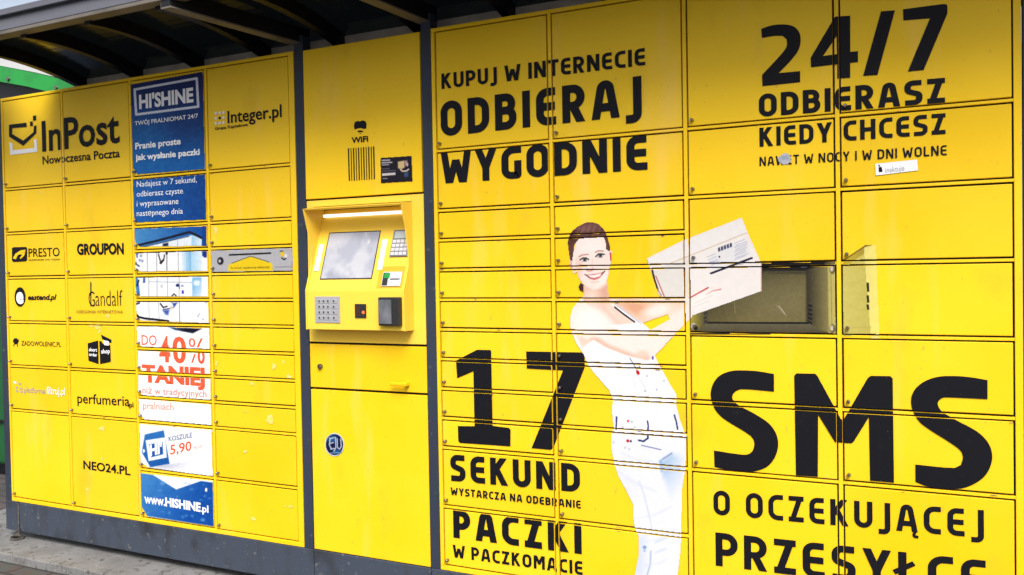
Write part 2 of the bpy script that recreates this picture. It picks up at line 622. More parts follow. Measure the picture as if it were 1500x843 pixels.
# ---- printed pictures: painted at photograph scale, one small face per sample ----
class Canvas:
    def __init__(self, x0, y0, x1, y1, s=1.0, fill=None):
        self.s = s
        self.x0, self.y0 = x0, y0
        self.nx, self.ny = int(round((x1 - x0) / s)), int(round((y1 - y0) / s))
        self.X, self.Y = np.meshgrid(x0 + (np.arange(self.nx) + .5) * s, y0 + (np.arange(self.ny) + .5) * s)
        self.rgb = np.zeros((self.ny, self.nx, 3))
        self.mask = np.zeros((self.ny, self.nx))
        if fill is not None:
            self.rgb[:] = fill
            self.mask[:] = 1

    def _inside(self, pts):
        X, Y = self.X, self.Y
        ins = np.zeros(X.shape, bool)
        dist = np.full(X.shape, 1e9)
        n = len(pts)
        for i in range(n):
            (xa, ya), (xb, yb) = pts[i], pts[(i + 1) % n]
            if ya != yb:
                c = ((ya > Y) != (yb > Y)) & (X < (xb - xa) * (Y - ya) / (yb - ya) + xa)
                ins ^= c
            L2 = (xb - xa) ** 2 + (yb - ya) ** 2 + 1e-9
            t = np.clip(((X - xa) * (xb - xa) + (Y - ya) * (yb - ya)) / L2, 0, 1)
            dist = np.minimum(dist, np.hypot(X - xa - t * (xb - xa), Y - ya - t * (yb - ya)))
        return np.where(ins, dist, -dist)

    def _mix(self, a, col, mask):
        a = np.clip(a, 0, 1)
        if mask:
            self.mask = np.maximum(self.mask, a)
            a = np.where(self.mask > 0, a, 0)
        self.rgb = self.rgb * (1 - a[..., None]) + np.asarray(col, float) * a[..., None]

    def poly(self, pts, col, f=0.6, k=1.0, mask=False):
        d = self._inside(pts)
        if mask:
            self.mask = np.where(d > 0, 1, self.mask)
            self._mix((d > 0) * k, col, False)
        else:
            self._mix(np.clip(d / f * .5 + .5, 0, 1) * k, col, False)
        return self

    def cut(self, pts):
        self.mask = np.where(self._inside(pts) > 0, 0, self.mask)

    def ell(self, cx, cy, rx, ry, col, f=.3, k=1.0, rot=0.0):
        c, s = math.cos(rot), math.sin(rot)
        u = ((self.X - cx) * c + (self.Y - cy) * s) / rx
        v = (-(self.X - cx) * s + (self.Y - cy) * c) / ry
        d = 1 - np.hypot(u, v)
        self._mix(np.clip(d / f + .5, 0, 1) * k, col, False)

    def line(self, pts, wd, col, f=.8, k=1.0):
        dist = np.full(self.X.shape, 1e9)
        for (xa, ya), (xb, yb) in zip(pts[:-1], pts[1:]):
            L2 = (xb - xa) ** 2 + (yb - ya) ** 2 + 1e-9
            t = np.clip(((self.X - xa) * (xb - xa) + (self.Y - ya) * (yb - ya)) / L2, 0, 1)
            dist = np.minimum(dist, np.hypot(self.X - xa - t * (xb - xa), self.Y - ya - t * (yb - ya)))
        self._mix(np.clip((wd / 2 - dist) / f + .5, 0, 1) * k, col, False)

    def grad(self, pts, p0, c0, p1, c1, f=.6, k=1.0, mask=False):
        d = self._inside(pts)
        dx, dy = p1[0] - p0[0], p1[1] - p0[1]
        t = np.clip(((self.X - p0[0]) * dx + (self.Y - p0[1]) * dy) / (dx * dx + dy * dy), 0, 1)[..., None]
        c = np.asarray(c0, float) * (1 - t) + np.asarray(c1, float) * t
        if mask:
            self.mask = np.where(d > 0, 1, self.mask)
            a = (d > 0) * k
        else:
            a = np.clip(d / f * .5 + .5, 0, 1) * k
        self.rgb = self.rgb * (1 - a[..., None]) + c * a[..., None]

    def noise(self, amp, cell, seed=1):
        r = np.random.RandomState(seed)
        gx, gy = int(self.nx / cell) + 3, int(self.ny / cell) + 3
        g = r.rand(gy, gx) - .5
        yi = np.arange(self.ny) / cell
        xi = np.arange(self.nx) / cell
        y0, x0 = yi.astype(int), xi.astype(int)
        fy, fx = (yi - y0)[:, None], (xi - x0)[None]
        v = g[y0][:, x0] * (1 - fy) * (1 - fx) + g[y0 + 1][:, x0] * fy * (1 - fx) + g[y0][:, x0 + 1] * (1 - fy) * fx + g[y0 + 1][:, x0 + 1] * fy * fx
        self.rgb = np.clip(self.rgb + v[..., None] * 2 * amp, 0, 255)

    def build(self, name, parent, cells, level=1, label=None, gain=.62, yb=0.0, mat=None):
        keep = self.mask > .5
        d = FW[None, None] + RX * ((self.X[..., None] - 750) / FPX) - UP * ((self.Y[..., None] - 421.5) / FPX)
        t = (yb - CAM[1]) / d[..., 1]
        fx = CAM[0] + d[..., 0] * t
        fz = CAM[2] + d[..., 2] * t
        if cells:
            ok = np.zeros(keep.shape, bool)
            for x0, x1, z0, z1 in cells:
                ok |= (fx >= x0) & (fx <= x1) & (fz >= z0) & (fz <= z1)
            keep &= ok
        gx, gy = np.meshgrid(self.x0 + np.arange(self.nx + 1) * self.s, self.y0 + np.arange(self.ny + 1) * self.s)
        d = FW[None, None] + RX * ((gx[..., None] - 750) / FPX) - UP * ((gy[..., None] - 421.5) / FPX)
        t = (yb - CAM[1]) / d[..., 1]
        vx = CAM[0] + d[..., 0] * t
        vz = CAM[2] + d[..., 2] * t
        r, c = np.nonzero(keep)
        W1 = self.nx + 1
        quad = np.stack([r * W1 + c, (r + 1) * W1 + c, (r + 1) * W1 + c + 1, r * W1 + c + 1], 1)
        used, inv = np.unique(quad, return_inverse=True)
        inv = inv.reshape(-1, 4)
        co = np.stack([vx.ravel()[used], np.full(len(used), yb - 0.0015 - 0.0003 * level), vz.ravel()[used]], 1)
        me = bpy.data.meshes.new(name)
        me.vertices.add(len(co))
        me.vertices.foreach_set("co", co.astype(np.float32).ravel())
        me.loops.add(inv.size)
        me.loops.foreach_set("vertex_index", inv.astype(np.int32).ravel())
        me.polygons.add(len(inv))
        me.polygons.foreach_set("loop_start", np.arange(len(inv), dtype=np.int32) * 4)
        me.update(calc_edges=True)
        v = np.clip(self.rgb[r, c] / 255.0, 0, 1)
        v = np.where(v <= .04045, v / 12.92, ((v + .055) / 1.055) ** 2.4) * gain
        colr = np.concatenate([np.repeat(v, 4, 0), np.ones((len(inv) * 4, 1))], 1)
        at = me.color_attributes.new("Col", 'FLOAT_COLOR', 'CORNER')
        at.data.foreach_set("color", colr.astype(np.float32).ravel())
        me.materials.append(mat or M_PRINT)
        o = bpy.data.objects.new(name, me)
        COL.objects.link(o)
        o.parent = parent
        if label:
            o["label"] = label
        return o


# ------------------------------------------------------------------ ground
GZ = -0.238
g = MB().add([(-60, -60, GZ), (60, -60, GZ), (60, 60, GZ), (-60, 60, GZ)], [(0, 1, 2, 3)]).build("pavement", M_PAVE, kind="structure")
MB().box(-.55, 5.6, -.195, 1.0, GZ - .02, -.2, .006).build("concrete_slab", M_CONC, kind="structure")

# ------------------------------------------------------------------ locker banks
U = 0.11
TOP = 18 * U
HB, VB, G = 0.0042, 0.0060, 0.0052        # half of a horizontal / vertical bar, gap beside it


class Bank:
    def __init__(self, root, X, outer, cols, seed):
        self.root, self.X, self.outer = root, X, outer
        self.doors = {}
        self.cells = []
        x0, x1 = outer
        fr = MB()
        fr.box(x0, x1, -.002, .014, TOP - .001, TOP + .0125, .0015)            # top rail
        fr.box(x0, x1, -.002, .014, -.018, .0, .0015)                          # bottom rail
        fr.box(x0, X[0], -.0017, .0137, .0003, TOP - .0013, .0012)             # stiles
        fr.box(X[4], x1, -.0017, .0137, .0003, TOP - .0013, .0012)
        self.cells += [(x0, x1, TOP - .001, TOP + .0125), (x0, x1, -.018, 0), (x0, X[0], 0, TOP), (X[4], x1, 0, TOP)]
        for i in (1, 2, 3):
            fr.box(X[i] - VB, X[i] + VB, -.0004, .0139, .0003, TOP - .0013, .001)
            self.cells.append((X[i] - VB, X[i] + VB, 0, TOP))
        r_ = random.Random(seed)
        for i in range(4):
            a = X[i] + (G if i == 0 else VB + G)
            b = X[i + 1] - (G if i == 3 else VB + G)
            r = 0
            for j, n in enumerate(cols[i]):
                zt = TOP - r * U - (G if r == 0 else HB + G)
                r += n
                zb = TOP - r * U + (G if r == 18 else HB + G)
                if r < 18:
                    fr.box(a - G + .0003, b + G - .0003, -.0002, .0138, TOP - r * U - HB, TOP - r * U + HB, .001)
                    self.cells.append((a - G, b + G, TOP - r * U - HB, TOP - r * U + HB))
                dy = r_.uniform(-.0002, .0005)
                ja, jb, jz = r_.uniform(-.0008, .0008), r_.uniform(-.0008, .0008), r_.uniform(-.0008, .0008)
                dm = MB().box(a + ja, b + jb, -.0002 + dy, .0136, zb + jz, zt + r_.uniform(-.0006, .0006), .0018)
                tx, tz = r_.uniform(-.0012, .0012), r_.uniform(-.0012, .0012)
                dm.v = [(x, y + (tx * ((x - a) / (b - a) - .5) + tz * ((z - zb) / (zt - zb) - .5) if y < .01 else 0), z) for x, y, z in dm.v]
                door = dm.build("door", M_YEL, root)
                self.doors[i, j] = door
                self.cells.append((a, b, zb, zt))
                px, pz = a + .0125, zb + .017
                lk = MB().tube((px, dy, pz), (px, dy - .0145, pz), .0056, .0052, 14)
                lk.tube((px, dy - .0144, pz), (px, dy - .017, pz), .0052, .0030, 14)
                lk.build("lock_pin", M_STEEL, door, smooth=False)
        self.frame = fr.build("frame", M_YEL, root)
        MB().box(x0 + .004, x1 - .004, .0142, .02, -.014, TOP + .008).build("gap_shade_backing", M_GAPSHADE, root)
        MB().box(x0 + .002, x1 - .002, .0202, .52, -.016, TOP - .05).build("cabinet_body", M_GREY, root)

    def at(self, px, py):
        x, z = F(px, py)
        for k, dr in self.doors.items():
            bb = [dr.data.vertices[0].co]
            xs = [v.co.x for v in dr.data.vertices]
            zs = [v.co.z for v in dr.data.vertices]
            if min(xs) <= x <= max(xs) and min(zs) <= z <= max(zs):
                return dr
        return self.root


C4 = [4, 2, 2, 2, 2, 2, 4]
C8 = [4, 2] + [1] * 8 + [2, 2]
LR = thing("parcel_locker", "yellow locker bank with blue laundry posters and rows of small black shop logos", "parcel locker", "banks of yellow parcel lockers")
LB = Bank(LR, [.0225, .465, .930, 1.395, 1.852], (.0115, 1.8795), [C4, C4, C8, C8], 1)
RR = thing("parcel_locker", "yellow locker bank printed with a woman lifting a white box and huge black words", "parcel locker", "banks of yellow parcel lockers")
RB = Bank(RR, [2.545, 3.009, 3.4835, 3.9465, 4.405], (2.5305, 4.424), [C8, C8, C4, C4], 2)

# plinths and feet
PZ0, PZ1 = -.166, -.0195
p = MB().box(.072, 1.929, -.004, .03, PZ0, PZ1, .003)
p.box(-.036, .058, -.004, .03, PZ0, PZ1, .003)
p.build("plinth", M_PLINTH, LR)
MB().box(2.4895, 4.5, -.004, .03, PZ0, PZ1, .003).build("plinth", M_PLINTH, RR)
ft = MB().tube((.068, -.007, -.186), (.066, -.003, -.024), .0045)
ft.tube((.070, -.010, -.178), (.070, -.010, -.155), .010, seg=6)
ft.tube((.074, -.020, -.2), (.074, -.020, -.188), .034, .032, 24)
ft.tube((.074, -.020, -.1881), (.072, -.016, -.176), .030, .012, 24)
ft.build("levelling_foot", M_RUBBER, LR)
for xx in (.9, 1.8):
    MB().tube((xx, .3, -.2), (xx, .3, PZ0 + .15), .022).build("levelling_foot", M_RUBBER, LR)
for xx in (2.7, 3.5, 4.3):
    MB().tube((xx, .3, -.2), (xx, .3, PZ0 + .15), .022).build("levelling_foot", M_RUBBER, RR)

# ------------------------------------------------------------------ terminal cabinet
TR = thing("parcel_terminal", "yellow service column with a screen, keypads and card reader between the two locker banks", "parcel terminal")
TX0, TX1 = 1.9315, 2.4845
TCELL = [(TX0, TX1, -.018, 2.0)]
up = MB().box(TX0 - .003, TX1 - .004, -.001, .02, 1.394, 1.9885, .002).build("upper_panel", M_YEL, TR)
mid = MB().box(TX0, TX1, -.001, .02, .6395, .8135, .002).build("middle_door", M_YEL, TR)
low = MB().box(TX0 + .001, TX1, -.001, .02, -.0165, .6305, .002).build("lower_door", M_YEL, TR)
MB().box(TX0 + .004, TX1 - .004, .0205, .026, -.012, .82).build("gap_shade_backing", M_GAPSHADE, TR)
MB().box(TX0 + .004, TX1 - .004, .0205, .026, 1.3835, 1.98).build("gap_shade_backing", M_GAPSHADE, TR)
MB().box(TX0 + .002, TX1 - .002, .2, .52, -.016, TOP - .05).build("cabinet_body", M_GREY, TR)
MB().box(1.9325, 2.4865, -.004, .03, PZ0, PZ1, .003).build("plinth", M_PLINTH, TR)

# fascia: plate with an opening, and the protruding hood
HX0, HX1 = 1.966, 2.432
FZ0, FZ1 = .8225, 1.3865
ZT, ZB_ = 1.350, .876
fa = MB()
fa.box(TX0, HX0, -.001, .02, FZ0, FZ1, .0015)
fa.box(HX1, TX1, -.001, .02, FZ0, FZ1, .0015)
fa.box(HX0 + .0001, HX1 - .0001, -.0008, .0198, FZ0 + .0002, ZB_ - .001)
fa.box(HX0 + .0001, HX1 - .0001, -.0008, .0198, ZT + .012, FZ1 - .0002)
fascia = fa.build("fascia", M_YEL2, TR)
prof = [(.06, ZT + .010), (.0, ZT + .010), (-.070, ZT), (-.066, ZT - .006), (-.040, 1.255), (-.026, 1.17), (-.026, 1.13), (-.062, 1.030), (-.062, ZB_), (.06, ZB_)]
hood = MB()
for xa, xb in ((HX0, HX0 + .006), (HX1 - .006, HX1)):
    hood.prism([(xa, y, z) for y, z in prof], (xb - xa, 0, 0))
hood.prism([(HX0 + .0061, y, z) for y, z in [(.06, ZT + .0095), (.0, ZT + .0095), (-.0695, ZT - .0003), (-.0665, ZT - .0055), (0, ZT + .003), (.06, ZT + .003)]], (HX1 - HX0 - .0122, 0, 0))
hood.build("hood", M_YEL2, TR)
IX0, IX1 = HX0 + .0062, HX1 - .0062


def ysc(z):
    return -.056 + .355 * (z - 1.027)


inner = MB()
inner.prism([(IX0, ysc(1.027), 1.027), (IX0, ysc(1.30), 1.30), (IX0, .058, 1.3505), (IX0, .075, 1.3505), (IX0, .06, 1.027)], (IX1 - IX0, 0, 0))
inner.build("screen_panel", M_YEL2, TR)
MB().box(IX0, IX1, -.0605, .03, ZB_ + .0006, 1.0265, .0015).build("key_panel", M_YEL2, TR)


def tilted(name, x0, x1, z0, z1, lift, thick, mat, parent, bev=.0008, label=None, x0b=None):
    """a thin box lying on the tilted screen panel"""
    n = Vector((0, -1, .355)).normalized()
    a = Vector((0, .355, 1)).normalized()
    m = MB()
    m.box(x0, x1, 0, thick, 0, (z1 - z0) / a.z, bev)
    out = []
    for x, y, z in m.v:
        p_ = Vector((0, ysc(z0), z0)) + a * z + n * (lift + thick - y)
        out.append((x, p_.y, p_.z))
    m.v = out
    return m.build(name, mat, parent, label)


bz = tilted("screen_bezel", 2.022, 2.272, 1.071, 1.258, .0, .002, M_DARK, TR)
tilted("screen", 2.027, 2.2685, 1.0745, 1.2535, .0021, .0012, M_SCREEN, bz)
tilted("speaker_strip", 1.984, 2.008, 1.105, 1.212, .0, .003, M_PLATE, TR)
tilted("speaker_strip", 2.288, 2.312, 1.105, 1.222, .0, .003, M_PLATE, TR)
MB().tube((1.985, .040, 1.326), (HX1 - .02, .040, 1.326), .0062, seg=12).build("lamp_tube", M_LAMP, TR)
# pin pad
pp = tilted("pin_pad", 2.336, 2.416, 1.153, 1.256, .0, .006, M_PADGREY, TR, .002)
tilted("display", 2.345, 2.408, 1.222, 1.249, .0061, .001, material("lcd_grey", (.36, .42, .42), .2), pp)
for r in range(4):
    for c in range(4):
        tilted("key", 2.341 + c * .0185, 2.341 + c * .0185 + .0155, 1.158 + r * .0155, 1.158 + r * .0155 + .0122, .0061, .002, M_KEYCAP, pp, .0005)
# card slot recess: a flat plate, its shade painted in as deeper yellow
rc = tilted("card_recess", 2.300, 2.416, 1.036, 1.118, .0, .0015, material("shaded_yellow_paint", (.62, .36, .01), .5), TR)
cs = tilted("card_slot", 2.322, 2.408, 1.042, 1.096, .0016, .004, M_KEYCAP, rc, .0015)
tilted("card_picture", 2.326, 2.350, 1.045, 1.092, .0057, .0008, M_DARK, cs, 0)
tilted("green_sign", 2.331, 2.356, 1.072, 1.090, .0066, .0008, M_GREEN, cs, 0)
tilted("slot", 2.360, 2.402, 1.066, 1.070, .0057, .0008, M_DARK, cs, 0)
# lower keypad, scanner, reader
kp = MB().box(2.013, 2.134, -.0635, -.0606, .903, 1.006, .001).build("keypad", M_KEYS, TR)
for r in range(4):
    for c in range(4):
        x = 2.028 + c * .0215 + (.006 if c == 3 else 0)
        z = .915 + r * .0215
        k = MB().box(x, x + (.024 if c == 3 else .0165), -.0652, -.0636, z, z + .0155, .0006).build("key", M_KEYS, kp)
        MB().box(x + .005, x + .0112, -.0657, -.0653, z + .004, z + .0115).build("key_mark", M_DARK, k)
sc = MB().box(2.206, 2.258, -.0645, -.0606, .924, .977, .001).build("scanner_window", M_DARK, TR)
MB().box(2.213, 2.232, -.0652, -.0646, .932, .968).build("scanner_glass", material("scanner_brown_glass", (.05, .025, .012), .15), sc)
MB().tube((2.246, -.0646, .945), (2.246, -.0655, .945), .006).build("scanner_light", material("red_lamp", (.6, .05, .02), .3, emit=((1, .12, .03), 1.2)), sc)
rd = MB().box(2.326, 2.422, -.082, -.0606, .896, 1.003, .004).build("card_reader", M_DARK, TR)
MB().prism([(2.332, -.0822, .904), (2.388, -.0822, .904), (2.388, -.0822, .994), (2.332, -.0822, .994)], (0, -.004, 0)).build("reader_face", material("reader_grey", (.09, .10, .12), .25, noise=[(25, 3, .4, .65, (.16, .175, .2), (1, 1, .5))]), rd)
# lock and handle of the middle door
MB().tube((1.985, -.001, .724), (1.985, -.010, .724), .0115, .0105, 20).tube((1.985, -.0101, .724), (1.985, -.0125, .724), .0075, .006, 16).build("lock", M_STEEL, mid)
hd = MB()
hd.box(2.392, 2.408, -.028, -.0012, .664, .680, .003)
hd.box(2.335, 2.4075, -.0285, -.0205, .6655, .6785, .003)
hd.build("handle", M_YEL, mid)
MB().box(2.328, 2.360, -.0042, -.0012, .6665, .6735, .001).build("handle_recess", M_DARK, mid)

# ------------------------------------------------------------------ canopy
CN = thing("canopy", "dark smoked roof on slim grey posts with black ribs over the lockers", "canopy")
GY = -.5
PTOP = 2.052
MB().box(1.8825, 1.9275, -.0015, .05, -.019, PTOP, .002).build("post", M_GREY, CN)
MB().box(2.4865, 2.5285, -.0015, .05, -.019, PTOP, .002).build("post", M_GREY, CN)
MB().box(-.036, .0095, -.0015, .05, -.019, TOP + .010, .002).build("end_frame", M_GREY, LR)
MB().box(4.4275, 4.473, -.0015, .05, -.019, PTOP, .002).build("post", M_GREY, CN)
gt = MB().box(-.40, 5.6, GY - .005, GY + .05, 2.106, 2.152, .003)  # left end lengthened out of view to shade the top left doors
gt.box(-.40, 5.6, GY - .022, GY + .04, 2.160, 2.186, .003)
gt.box(-.40, 5.6, GY + .0, GY + .045, 2.150, 2.163)
gt.build("gutter", M_BEAM, CN)
MB().box(-.40, 5.6, GY - .0045, GY + .05, 2.091, 2.1055, .002).build("gutter_lip", M_BEAMU, CN)  # brown paints in the light reflected up from the yellow lockers


def sbeam(x0, x1, name="cross_beam"):
    m = MB()
    m.prism([(x0, .045, PTOP - .03), (x0 + .045, .045, PTOP - .03), (x0 + .045, .045, PTOP + .03), (x0, .045, PTOP + .03)], (x1 - x0, GY - .045, .045))
    b = m.build(name, M_RIB, CN)  # black colour paints in the beam's unlit side
    f = MB()
    f.prism([(x0 - .002, .045, PTOP - .036), (x0 + .047, .045, PTOP - .036), (x0 + .047, .045, PTOP - .0302), (x0 - .002, .045, PTOP - .0302)], (x1 - x0, GY - .045, .045))
    f.prism([(x0 - .002, .045, PTOP - .030), (x0 - .0005, .045, PTOP - .030), (x0 - .0005, .045, PTOP - .014), (x0 - .002, .045, PTOP - .014)], (x1 - x0, GY - .045, .045))
    f.build("lit_edge_strip", M_BEAMU, b)  # brown-grey strip added to paint the beam's lit bottom edge
    return b


sbeam(1.8825, 1.70)
sbeam(2.485, 2.37)
sbeam(4.4275, 4.35)


def arch(y):
    """underside of the roof"""
    t = (y - GY)
    return 2.095 + .10 * t - .335 * t * t if t < .62 else 2.095 + .062 - .1288 - (.10 * -1 + .670 * .62) * (t - .62) - .25 * (t - .62) ** 2


YS = [GY + .04 + i * (.98 - .04) / 22 for i in range(23)]
for i in range(13):
    c = .46 + .388 * i
    m = MB()
    outl = [(c, y, arch(y) - .022) for y in YS] + [(c, y, arch(y) + .034) for y in reversed(YS)]
    m.prism(outl, (.034, 0, 0))
    m.build("rib", M_RIB, CN)
rs = MB()
pts = [(.457, y, arch(y) + .030) for y in YS] + [(.457, y, arch(y) + .037) for y in reversed(YS)]
rs.prism(pts, (5.1, 0, 0))
EDGE = [(-.46, .456), (-.36, .456), (-.30, .40), (-.25, .33), (-.20, .26), (-.15, .18), (-.10, .10)]      # unseen left extension of the sheet, added to shade the top left doors
for (ya, xa), (yb_, xb) in zip(EDGE[:-1], EDGE[1:]):
    rs.prism([(-.35, ya + .0001, arch(ya) + .030), (xa, ya + .0001, arch(ya) + .030), (xb, yb_, arch(yb_) + .030), (-.35, yb_, arch(yb_) + .030)], (0, 0, .007))
rs.build("roof_sheet", M_ROOF, CN)
MB().box(.46, 5.5, .12, .145, 1.995, 2.062, .002).build("purlin", M_PURLIN, CN)

# ------------------------------------------------------------------ surroundings
KR = thing("kiosk", "green kiosk with a curved bright green eave behind the left end of the lockers", "kiosk")


def kp_(px, py, y):
    x, z = F(px, py, y)
    return (x, y, z)


KY = .85
band = [(-90, 85), (0, 97), (50, 107), (100, 119), (119, 132), (119, 150), (100, 141), (80, 137), (40, 127), (0, 120), (-90, 108)]
MB().prism([kp_(a, b, KY) for a, b in band], (0, .05, 0)).build("eave", M_GREEN, KR)
MB().prism([kp_(a, b, KY + .06) for a, b in [(-90, 100), (0, 118), (40, 125), (80, 135), (119, 148), (119, 210), (-90, 210)]], (0, .3, 0)).build("opening_shade_slab", M_RIB, KR)  # solid black slab standing in for the shade inside the kiosk
rf = [(-90, 62), (0, 82), (35, 92), (70, 104), (98, 117), (50, 106), (0, 96.5), (-90, 84)]
MB().prism([kp_(a, b, KY + .02) for a, b in rf], (0, 1.3, 0)).build("roof", M_PALE, KR)
for a, b in ((13, 116), (83, 129), (-40, 106)):
    x, z = F(a, b, KY)
    MB().tube((x, KY, z), (x, KY - .012, z), .014, .011, 12).build("bolt", M_STEEL, KR)
kz = MB()
x0, _ = F(7, 700, .7)
MB().box(-3.2, x0 - .0, .95, 2.2, -.16, 2.1, .02).build("wall", M_DKGREEN, KR)
MB().box(-3.2, x0 + .02, .93, 2.2, .13, .145, .002).build("seam", M_RIB, KR)
MB().box(-3.25, x0 + .03, .98, 2.2, GZ, -.16, .01).build("base", M_RIB, KR)
wl = MB().box(-1.0, 7.0, 2.6, 2.9, GZ, 2.25).build("building_wall", M_WALL)
tag(wl, "low grey rendered wall standing behind the lockers", "wall")

# ------------------------------------------------------------------ big black lettering on the right bank
RC = RB.cells


def words(txt, BL, BR, top, t=.19, gap=.13, space=.32, bank=RB, mat=None, label=None, level=2):
    po, wd = stroke_text(txt, t, gap, space)
    pl = place([p for p, _, _ in po], wd, BL, BR, top)
    for i, word in enumerate(txt.split(' ')):
        sel = [(q, ly) for q, (_, ly, nw) in zip(pl, po) if nw == i]
        decal("lettering", [q for q, _ in sel], mat or M_INK, bank.root, bank.cells, level, "black word " + word, layers=[ly for _, ly in sel])


words("KUPUJ W INTERNECIE", (647.2, 131), (945.5, 95.8), (647.2, 108.5), .2, .14, .34)
words("ODBIERAJ", (646.3, 200.8), (940.5, 168.5), (646.3, 149.6), .215, .17)
words("WYGODNIE", (647.8, 269.4), (949, 248.8), (647.8, 223.8), .215, .15)
words("ODBIERASZ", (1112, 172), (1384.5, 150.8), (1112, 138.5), .21, .15)
words("KIEDY CHCESZ", (1112.8, 215.5), (1385.3, 196.6), (1112.8, 187.6), .2, .16, .36)
words("NAWET W NOCY I W DNI WOLNE", (1112.8, 243.8), (1387, 227.6), (1112.8, 230.4), .165, .17, .36)
words("SEKUND", (660.5, 704.3), (850.3, 721.6), (660.5, 665.8), .215, .19)
words("WYSTARCZA NA ODEBRANIE", (660.8, 724.8), (851.2, 745.2), (660.8, 714), .2, .16, .34)
words("PACZKI", (664.7, 787.6), (852.6, 812), (664.7, 746), .225, .19)
words("W PACZKOMACIE", (664.2, 816.3), (854, 842.5), (664.2, 797.8), .2, .16, .36)
words("O OCZEKUJĄCEJ", (1045.6, 754), (1441.5, 788.5), (1045.6, 718), .19, .21, .42)
words("PRZESYŁCE", (1048.8, 828.5), (1445.6, 877), (1048.8, 779.8), .19, .17)


def traced(name, polys, label, mat=M_INK, bank=RB, level=2):
    return decal(name, polys, mat, bank.root, bank.cells, level, label)


def sc_(pts, ox, oy, s):
    return [(ox + a / s, oy + b / s) for a, b in pts]


two = sc_([(352, 120), (395, 106), (440, 102), (482, 109), (507, 132), (514, 168), (506, 205), (480, 243), (424, 302), (512, 294), (512, 340), (357, 356), (355, 310), (440, 218), (457, 190), (456, 163), (440, 149), (400, 150), (355, 158)], 990, 0, 2.81)
four = sc_([(655, 70), (718, 66), (718, 215), (750, 212), (750, 257), (718, 260), (718, 321), (665, 325), (665, 266), (557, 279), (555, 240)], 990, 0, 2.81)
fourh = sc_([(662, 150), (664, 224), (606, 232)], 990, 0, 2.81)
slash = sc_([(845, 48), (902, 44), (830, 310), (771, 314)], 990, 0, 2.81)
seven = sc_([(935, 40), (1100, 18), (1114, 20), (1118, 26), (1118, 56), (1020, 290), (955, 296), (1046, 77), (937, 86)], 990, 0, 2.81)
traced("lettering", pxpoly(curvy(two, 40)) + pxpoly(four, [fourh]) + pxpoly(slash) + pxpoly(seven), "large black figures 24/7")
one = [(668.3, 528.5), (699, 512.6), (718, 512.8), (719.8, 514), (722, 624), (746, 627), (748.3, 630), (748, 654), (674, 649), (671.7, 646), (671, 624.3), (695.5, 624.5), (693.8, 544), (670, 554.2)]
sev = [(771, 515), (852, 516.5), (856.6, 520), (857, 538), (811, 656), (807, 659), (779, 656.5), (825, 543), (772, 540)]
traced("lettering", pxpoly(one) + pxpoly(sev), "large black figures 17")
s1 = [(1134, 548), (1110, 544), (1085, 542.7), (1070, 544), (1055, 550), (1046, 560), (1041.5, 573), (1042, 585), (1046.5, 598), (1053, 607), (1063, 615.5), (1099, 638), (1104.5, 646), (1105, 653), (1101.7, 661.7), (1094, 666), (1082, 665.5), (1046, 660), (1046.8, 684), (1060, 687.6), (1077, 690.8), (1092, 692.3), (1104, 691), (1122, 685), (1133, 674), (1139, 660), (1140, 647), (1136, 633), (1126, 620), (1106, 606.6), (1083.4, 594.4), (1075, 587.5), (1073, 581), (1077, 574), (1087, 570.3), (1134, 574)]
mm = sc_([(57, 45), (70, 30), (185, 32), (200, 45), (345, 312), (362, 316), (510, 60), (530, 45), (650, 47), (665, 62), (673, 705), (525, 692), (518, 300), (425, 450), (410, 462), (310, 455), (300, 440), (205, 285), (203, 668), (68, 660)], 1150, 540, 4.214)
s2 = [(1446.6, 557), (1423, 553), (1399, 551), (1375.4, 551.9), (1356.5, 557.8), (1342, 568.5), (1335, 582.7), (1336.3, 599.3), (1343.4, 613.6), (1354, 624.2), (1394.4, 650.3), (1407.5, 661), (1410.6, 670.5), (1407.5, 681.2), (1396.8, 685.5), (1341, 680.5), (1341, 706), (1358.8, 712.8), (1382.6, 716), (1408.7, 715.6), (1430, 707.3), (1444.3, 695.4), (1452.6, 677.6), (1452.6, 661), (1445.4, 645.6), (1430, 631.4), (1401.5, 616), (1380.2, 603), (1374.3, 594.6), (1374.3, 588.6), (1380.2, 583.2), (1387.3, 582.2), (1446.6, 585)]
traced("lettering", pxpoly(curvy(s1)) + pxpoly(mm) + pxpoly(curvy(s2)), "huge black letters SMS")

# ------------------------------------------------------------------ printed picture: compartment, box, woman
WHT = (244, 240, 240)
cv = Canvas(1004, 378, 1228, 494)
opening = [(1011, 387), (1224, 384), (1227, 489.5), (1010.5, 490.5)]
cv.grad(opening, (1060, 392), (58, 54, 42), (1100, 470), (134, 124, 78), mask=True)
cv.ell(1140, 440, 60, 30, (142, 134, 96), f=1.2, k=.6)
cv.poly([(1110, 386), (1213, 385), (1182, 399), (1110, 397)], (22, 21, 26), f=5)
cv.line([(1120, 399), (1182, 398)], 1.6, (104, 100, 78), k=.7)
cv.grad([(1181, 396), (1213, 387), (1214, 488), (1181, 474)], (1181, 420), (60, 56, 48), (1214, 420), (160, 150, 92), f=2)
cv.grad([(1036, 473), (1182, 473), (1214, 489.5), (1012, 490.5)], (1100, 473), (118, 112, 88), (1100, 490), (92, 86, 62), f=1.5)
cv.line([(1036, 473), (1184, 473.5)], 2.6, (30, 30, 36))
cv.line([(1012, 489), (1214, 488.5)], 2.0, (40, 36, 28), k=.8)
cv.grad([(1010, 462), (1036, 455), (1036, 473), (1013, 489)], (1012, 470), (196, 180, 70), (1036, 470), (86, 82, 66), f=2)
for k in range(5):
    cv.poly([(1184, 446 + k * 6), (1190, 447 + k * 6.4), (1190, 450.5 + k * 6.4), (1184, 449 + k * 6)], (32, 31, 34))
